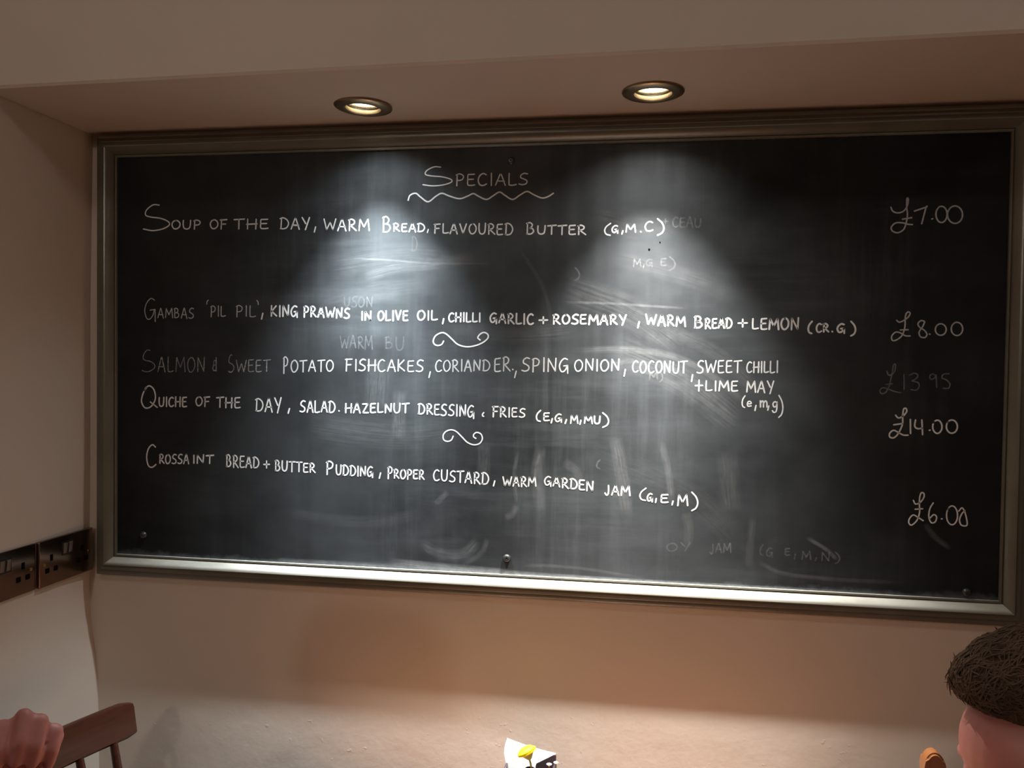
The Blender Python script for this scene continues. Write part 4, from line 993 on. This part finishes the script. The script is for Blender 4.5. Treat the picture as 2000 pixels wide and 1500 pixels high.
# ------------------------------------------------------------------ chairs
def spindle_chair(loc, label, group=None):
    """faces +x; origin on the floor below the seat's middle"""
    t = thing('spindle_chair', label, 'chair', loc, 0, group)
    b = bmesh.new()
    vs = box(b, -0.20, 0.21, -0.205, 0.205, 0.432, 0.465, 0.012)
    for v in b.verts:
        if v.co.z > 0.45:
            v.co.z -= 0.012 * math.exp(-((v.co.x / 0.13) ** 2 + (v.co.y / 0.13) ** 2))
        v.co.y *= 1 + 0.12 * v.co.x
    done('seat', b, M['darkwood'], t)

    def crest(s):                               # s -1..1 along the rail
        return -0.302 + 0.018 * s * s, s * 0.200
    b = bmesh.new()
    rows = []
    n = 24
    for i in range(n + 1):
        s = -1 + 2 * i / n
        x, y = crest(s)
        ends = 0.004 * max(0, abs(s) - .96) / .04
        pr = [(-0.0085, 0.862 + ends), (0.0055, 0.860 + ends), (0.0085, 0.864 + ends), (0.0055, 0.914 - ends), (0.0035, 0.9195 - ends), (-0.0010, 0.9205 - ends), (-0.0105, 0.9195 - ends), (-0.0125, 0.916 - ends)]
        rows.append([b.verts.new((x + dx - (z - 0.862) * 0.10, y, z)) for dx, z in pr])
    m = len(rows[0])
    for r0, r1 in zip(rows, rows[1:]):
        for k in range(m):
            b.faces.new((r0[k], r0[(k + 1) % m], r1[(k + 1) % m], r1[k]))
    b.faces.new(rows[0])
    b.faces.new(rows[-1])
    done('crest_rail', b, M['darkwood'], t, True, angle=35)
    for k in range(6):
        s = -0.80 + 1.60 * k / 5
        x, y = crest(s)
        b = bmesh.new()
        p0 = Vector((-0.185, s * 0.185, 0.455))
        p1 = Vector((x, y, 0.868))
        tube(b, [p0.lerp(p1, q) for q in (0, .25, .55, .85, 1)], [0.0072, 0.0098, 0.0098, 0.0078, 0.0066], 12)
        done('spindle', b, M['darkwood'], t)
    for sx_ in (-1, 1):
        for sy_ in (-1, 1):
            b = bmesh.new()
            tube(b, [(sx_ * 0.145, sy_ * 0.15, 0.44), (sx_ * 0.17, sy_ * 0.168, 0.24), (sx_ * 0.20, sy_ * 0.19, 0.0)], [0.016, 0.020, 0.012], 14)
            done('leg', b, M['darkwood'], t)
    for sy_ in (-1, 1):
        b = bmesh.new()
        tube(b, [(-0.178, sy_ * 0.174, 0.19), (0.178, sy_ * 0.174, 0.19)], 0.0095, 10)
        done('stretcher', b, M['darkwood'], t)
    b = bmesh.new()
    tube(b, [(0, -0.174, 0.19), (0, 0.174, 0.19)], 0.0095, 10)
    done('stretcher', b, M['darkwood'], t)
    return t


ch = spindle_chair((0.359, -0.385, 0), 'dark reddish spindle-back chair standing in the corner under the sockets', 'spindle chairs along the left wall')
ch.rotation_euler = (0, 0, math.radians(-12))
c2 = copy_tree(ch)
c2.location = (0.330, -0.950, 0)
c2.rotation_euler = (0, 0, 0)
c2['label'] = 'dark reddish spindle-back chair the person raising a fist sits on'


def post_chair(loc, rz, label):
    """two flat posts with rounded tops joined by slats; faces -y"""
    t = thing('slat_back_chair', label, 'chair', loc, rz)
    b = bmesh.new()
    box(b, -0.20, 0.20, -0.42, -0.005, 0.43, 0.46, 0.010)
    done('seat', b, M['orangewood'], t)
    for s in (-1, 1):
        b = bmesh.new()
        w, tk = 0.0138, 0.0105
        out = [(-w, 0.0), (w, 0.0)] + [(w * math.cos(a), 0.986 + 0.021 * math.sin(a)) for a in [math.pi * k / 14 for k in range(15)]]
        f = [b.verts.new((s * 0.182 + x, 0.010 - tk + 0.0, z)) for x, z in out]
        g = [b.verts.new((s * 0.182 + x, 0.010 + tk + 0.0, z)) for x, z in out]
        b.faces.new(f)
        b.faces.new(g)
        n = len(out)
        for k in range(n):
            b.faces.new((f[k], f[(k + 1) % n], g[(k + 1) % n], g[k]))
        bmesh.ops.bevel(b, geom=[e for e in b.edges if abs(e.verts[0].co.y - e.verts[1].co.y) < 1e-6], offset=0.0028, segments=3, affect='EDGES')
        done('back_post', b, M['orangewood'], t)
        b = bmesh.new()
        tube(b, [(s * 0.175, -0.39, 0.44), (s * 0.178, -0.39, 0.0)], [0.017, 0.014], 14)
        done('front_leg', b, M['orangewood'], t)
    for z in (0.60, 0.73, 0.86):
        b = bmesh.new()
        box(b, -0.172, 0.172, 0.004, 0.016, z, z + 0.055, 0.003)
        done('back_slat', b, M['orangewood'], t)
    for y in (-0.39, 0.010):
        b = bmesh.new()
        tube(b, [(-0.175, y, 0.22), (0.175, y, 0.22)], 0.009, 10)
        done('stretcher', b, M['orangewood'], t)
    return t


post_chair((1.597, -0.275, 0), 0.0, 'orange-brown wooden chair with rounded post tops behind the dark-haired person')

# ------------------------------------------------------------------ people
def ell(b, c, r, rot=None, seg=24):
    res = bmesh.ops.create_uvsphere(b, u_segments=seg, v_segments=seg // 2, radius=1.0)
    mt = Matrix.Translation(c) @ (rot.to_4x4() if rot else Matrix.Identity(4)) @ Matrix.Diagonal((*r, 1))
    bmesh.ops.transform(b, matrix=mt, verts=res['verts'])


def cap(b, p0, r0, p1, r1, seg=18):
    """tapered limb piece with round ends"""
    p0, p1 = Vector(p0), Vector(p1)
    d = p1 - p0
    n = 5
    pts, rad = [], []
    dn = d.normalized()
    for k in range(n + 1):
        a = math.pi / 2 * (k / n)
        pts.append(p0 - dn * r0 * math.cos(a))
        rad.append(max(1e-4, r0 * math.sin(a)))
    for k in range(n + 1):
        a = math.pi / 2 * (1 - k / n)
        pts.append(p1 + dn * r1 * math.cos(a))
        rad.append(max(1e-4, r1 * math.sin(a)))
    tube(b, pts, rad, seg)


def fuse(name, b, mat, voxel, parent=None, smooth=4, factor=0.5):
    """melt overlapping volumes into one continuous skin"""
    me = bpy.data.meshes.new(name)
    bmesh.ops.recalc_face_normals(b, faces=b.faces)
    b.to_mesh(me)
    b.free()
    tmp = bpy.data.objects.new('tmp', me)
    COL.objects.link(tmp)
    r = tmp.modifiers.new('r', 'REMESH')
    r.mode = 'VOXEL'
    r.voxel_size = voxel
    s = tmp.modifiers.new('s', 'SMOOTH')
    s.iterations = smooth
    s.factor = factor
    dg = bpy.context.evaluated_depsgraph_get()
    new = bpy.data.meshes.new_from_object(tmp.evaluated_get(dg))
    bpy.data.objects.remove(tmp)
    new.name = name
    for p in new.polygons:
        p.use_smooth = True
    new.materials.clear()
    return link(name, new, mat, parent)


def head_parts(b, mt):
    """face looks along +x of mt; origin between the ears"""
    def E(c, r, rot=None):
        res = bmesh.ops.create_uvsphere(b, u_segments=24, v_segments=14, radius=1.0)
        m2 = mt @ Matrix.Translation(c) @ (rot.to_matrix().to_4x4() if rot else Matrix.Identity(4)) @ Matrix.Diagonal((*r, 1))
        bmesh.ops.transform(b, matrix=m2, verts=res['verts'])
    E((-.012, 0, .040), (.097, .076, .086))
    E((.036, 0, .040), (.061, .066, .064))
    E((.030, 0, -.030), (.060, .060, .082))
    E((.036, 0, -.078), (.052, .046, .036), Euler((0, .25, 0)))
    E((.079, 0, -.100), (.018, .021, .016))
    for s in (-1, 1):
        E((.077, s * .024, .022), (.012, .026, .0115), Euler((0, 0, -s * .25)))
        E((.056, s * .041, -.034), (.029, .022, .028))
        E((.108, s * .0105, -.033), (.010, .0085, .0075))
        E((.070, s * .031, .002), (.013, .016, .010))
        E((-.010, s * .079, -.008), (.018, .007, .032), Euler((0, .18, s * .35)))
        E((-.012, s * .078, -.030), (.010, .006, .012))
    for k in range(7):
        q = k / 6
        E((.090 + .025 * q, 0, .012 - .040 * q), (.011, .0085 + .004 * q, .012))
    E((.093, 0, -.060), (.011, .024, .0062))
    E((.091, 0, -.071), (.011, .020, .0072))
    E((.090, 0, -.046), (.008, .010, .010))


def head_eyes(mt, parent):
    for s in (-1, 1):
        b = bmesh.new()
        res = bmesh.ops.create_uvsphere(b, u_segments=16, v_segments=10, radius=.0115)
        bmesh.ops.transform(b, matrix=mt @ Matrix.Translation((.0735, s * .031, .002)), verts=b.verts)
        done('eye', b, M['eye'], parent)


def hair_mesh(mt, seed, n, lobes, curl):
    """tousled hair: soft lobes over the skull, covered with fine wavy strands; returns (base volume, strands)"""
    rg = random.Random(seed)
    b = bmesh.new()
    for c, r in lobes:
        res = bmesh.ops.create_uvsphere(b, u_segments=24, v_segments=14, radius=1.0)
        bmesh.ops.transform(b, matrix=mt @ Matrix.Translation(c) @ Matrix.Diagonal((*r, 1)), verts=res['verts'])
    st = bmesh.new()
    wts = [r[0] * r[1] + r[1] * r[2] + r[0] * r[2] for c, r in lobes]

    def inside(p, skip):
        for k, (c, r) in enumerate(lobes):
            if k != skip and sum(((p[i] - c[i]) / r[i]) ** 2 for i in range(3)) < 0.80:
                return True
        return False
    made = 0
    while made < n:
        k = rg.choices(range(len(lobes)), wts)[0]
        c, r = lobes[k]
        d = Vector((rg.gauss(0, 1), rg.gauss(0, 1), rg.gauss(0, 1))).normalized()
        p = Vector((c[0] + d.x * r[0], c[1] + d.y * r[1], c[2] + d.z * r[2]))
        if inside(p, k):
            continue
        nrm = Vector((d.x / r[0], d.y / r[1], d.z / r[2])).normalized()
        flow = Vector((0.9, 0.25 * math.sin(p.y * 60) + rg.gauss(0, .45), rg.gauss(-.1, .5)))
        t = (flow - nrm * flow.dot(nrm)).normalized()
        sd = nrm.cross(t)
        L = curl * rg.uniform(.6, 1.3)
        amp = L * rg.uniform(.06, .16)
        ph = rg.uniform(0, 6.28)
        pts = []
        for i in range(7):
            q = i / 6
            pts.append(mt @ (p + t * L * (q - .45) + sd * amp * math.sin(ph + q * 6) + nrm * (0.0016 + .0035 * math.sin(math.pi * q) * rg.uniform(.4, 1.0) - L * L * 5.0 * (q - .45) ** 2)))
        rr = rg.uniform(.0007, .0014)
        tube(st, pts, [rr * w for w in (.4, .8, 1, 1, .9, .6, .2)], 5)
        made += 1
    return b, st


def rotz(a):
    return Matrix.Rotation(a, 4, 'Z')


def seated(origin, yaw, lean, bust, shirt_mat, head_m, arms, hands, name_label, hair_args, legs_bend=0.0):
    """origin = floor point under the hips; faces local +x"""
    R = Matrix.Translation(origin) @ rotz(yaw)

    def T(p):
        return R @ Vector(p)
    b = bmesh.new()
    s = bmesh.new()
    tr = bmesh.new()
    hip = Vector((0, 0, .535))
    ches = Vector((lean * .7, 0, .535 + .32 * bust))
    neck = Vector((lean, 0, .535 + .49 * bust))
    rot3 = R.to_3x3()
    headc = head_m.translation
    # torso
    for tgt, g in ((b, 0.0), (s, .010)):
        ell(tgt, T(hip + Vector((0, 0, .03))), (.115 + g, .165 + g, .12 + g), rot3)
        ell(tgt, T(hip.lerp(ches, .45)), (.105 + g, .150 + g, .15 + g), rot3)
        ell(tgt, T(ches), (.110 + g, .170 + g, .15 + g), rot3)
        ell(tgt, T(ches.lerp(neck, .72)), (.075 + g, .150 + g, .06 + g), rot3)
    cap(b, T(neck - Vector((0, 0, .04))), .062, headc + Vector((0, 0, -.06)) - (head_m.to_3x3() @ Vector((.02, 0, 0))), .055)
    cap(s, T(neck - Vector((0, 0, .03))), .075, T(neck + Vector((0, 0, .005))), .068)
    head_parts(b, head_m)
    # legs
    for sd in (-1, 1):
        h0, k0, a0, f0 = (0.02, sd * .095, .52), (.42, sd * .13, .50), (.44 - legs_bend, sd * .13, .09), (.56 - legs_bend, sd * .15, .035)
        cap(b, T(h0), .082, T(k0), .058)
        cap(b, T(k0), .055, T(a0), .038)
        cap(b, T(a0), .036, T(f0), .030)
        cap(tr, T(h0), .094, T(k0), .070)
        cap(tr, T(k0), .067, T((a0[0], a0[1], .10)), .054)
    ell(tr, T(hip + Vector((0, 0, .0))), (.128, .178, .095), rot3)
    # arms: shoulder, elbow, wrist in world space
    for (sh, el_, wr) in arms:
        cap(b, sh, .050, el_, .040)
        cap(b, el_, .040, wr, .026)
        cap(s, sh, .062, el_, .052)
        e2 = Vector(el_).lerp(Vector(wr), .80)
        cap(s, el_, .051, e2, .040)
    for hnd in hands:
        for p0, r0, p1, r1 in hnd:
            cap(b, p0, r0, p1, r1, 14)
    body = fuse('person', b, M['skin'], 0.0032, None, 5)
    tag(body, name_label, 'person')
    sw = fuse('shirt', s, shirt_mat, 0.006, body, 6)
    tro = fuse('trousers', tr, M['trousers'], 0.007, body, 6)
    for sd in (-1, 1):
        q = bmesh.new()
        cap(q, T((.42 - legs_bend, sd * .13, .048)), .046, T((.585 - legs_bend, sd * .152, .040)), .038)
        ell(q, T((.50 - legs_bend, sd * .14, .014)), (.125, .046, .013), rot3 @ Matrix.Rotation(sd * .1, 3, 'Z'))
        fuse('shoe', q, M['shoe'], 0.006, body, 3)
    hb, hs = hair_mesh(head_m, *hair_args)
    hair = fuse('hair', hb, M['hair'], 0.0035, body, 4, 0.5)
    done('loose_strands', hs, M['hair'], hair)
    head_eyes(head_m, body)
    return body


def hand_chain(wr, u, a, c, spread, curl, size=1.0, thumb_side=-1):
    """wr wrist, u along the palm, a across the knuckles, c towards the palm side; returns limb pieces"""
    wr, u, a, c = Vector(wr), Vector(u).normalized(), Vector(a).normalized(), Vector(c).normalized()
    out = []
    S = size
    xs = [-.0295, -.0098, .0098, .0285]
    ln = [.043, .048, .045, .035]
    base = []
    for k in range(4):
        m = wr + (u * (.088 - abs(k - 1.2) * .005) + a * xs[k] * 1.0) * S
        base.append(m)
        out.append((wr + (u * .012 + a * xs[k] * .45) * S, .017 * S, m, .0125 * S))
        c1, c2, c3 = curl[k]
        L = ln[k] * S

        def dirn(t):
            return u * math.cos(t) + c * math.sin(t)
        p1 = m + dirn(c1) * L + a * spread[k] * S
        p2 = p1 + dirn(c1 + c2) * L * .66
        p3 = p2 + dirn(c1 + c2 + c3) * L * .50
        out += [(m, .0112 * S, p1, .0100 * S), (p1, .0098 * S, p2, .0088 * S), (p2, .0087 * S, p3, .0074 * S)]
    t0 = wr + (u * .022 + a * thumb_side * .026 + c * .008) * S
    t1 = t0 + (u * .030 + a * thumb_side * .018 + c * .020) * S
    t2 = t1 + (u * .030 - a * thumb_side * .004 + c * .010) * S
    t3 = t2 + (u * .020 - a * thumb_side * .014 + c * .002) * S
    out += [(t0, .0165 * S, t1, .0125 * S), (t1, .0118 * S, t2, .0102 * S), (t2, .0102 * S, t3, .0080 * S)]
    return out


# --- left: only a raised, loosely closed hand reaches into the picture
lw = Vector((0.289, -0.612, 1.008))
ua = Vector((0.18, 0.06, 1.0)).normalized()
aa = Vector((0.76, 0.65, -0.14)).normalized()
ca = Vector((0.62, -0.76, 0.05)).normalized()
hl = hand_chain(lw, ua, aa, ca, [.002, .001, -.001, -.002], [(.95, 1.55, .9), (.85, 1.6, .9), (.92, 1.6, .9), (1.05, 1.55, .9)], 0.98, -1)
rwr = Vector((0.52, -1.05, .785))
hr = hand_chain(rwr, (1, .15, -.05), (-.1, 1, 0), (0, 0, -1), [0, 0, 0, 0], [(.25, .3, .2)] * 4, 0.95, 1)
headL = Matrix.Translation((0.395, -0.955, 1.300)) @ rotz(math.radians(-8))
seated((0.255, -0.950, 0), 0.0, 0.10, 1.2, M['sweater'], headL,
       [((0.320, -0.795, 1.045), (0.300, -0.715, .795), tuple(lw)), ((0.320, -1.110, 1.045), (0.330, -1.150, .800), tuple(rwr))],
       [hl, hr], 'person at the left edge, only a raised loosely closed hand in view',
       (3, 500, [((-.030, 0, .060), (.082, .083, .085)), ((-.050, 0, .015), (.060, .080, .070)), ((.030, 0, .098), (.058, .064, .038))], .035), 0.05)

# --- right: dark-haired head in profile, the rest below the picture
headR = Matrix.Translation((1.4655, -0.500, 1.083)) @ rotz(math.radians(181)) @ Matrix.Rotation(math.radians(6), 4, 'Y')
rl = Vector((1.36, -0.86, .77))
rr = Vector((1.22, -0.60, .775))
h1 = hand_chain(rl, (-.5, -1, -.05), (-1, .5, 0), (0, 0, -1), [0, 0, 0, 0], [(.25, .3, .2)] * 4, 0.98, -1)
h2 = hand_chain(rr, (-1, .1, -.05), (.1, 1, 0), (0, 0, -1), [0, 0, 0, 0], [(.25, .3, .2)] * 4, 0.98, -1)
seated((1.585, -0.445, 0), math.radians(-128), 0.10, 0.80, M['shirt'], headR,
       [((1.655, -0.640, .840), (1.56, -0.800, .775), tuple(rl)), ((1.400, -0.425, .840), (1.36, -0.520, .775), tuple(rr))],
       [h1, h2], 'person with tousled dark brown hair at the right edge, head in profile',
       (11, 6000, [((-.032, 0, .072), (.086, .089, .097)), ((-.055, 0, .018), (.062, .084, .074)), ((.030, 0, .118), (.052, .066, .042)), ((.060, .002, .116), (.034, .050, .028)), ((.075, -.008, .112), (.019, .030, .018)), ((.010, 0, .142), (.045, .052, .026))], .034), 0.02)
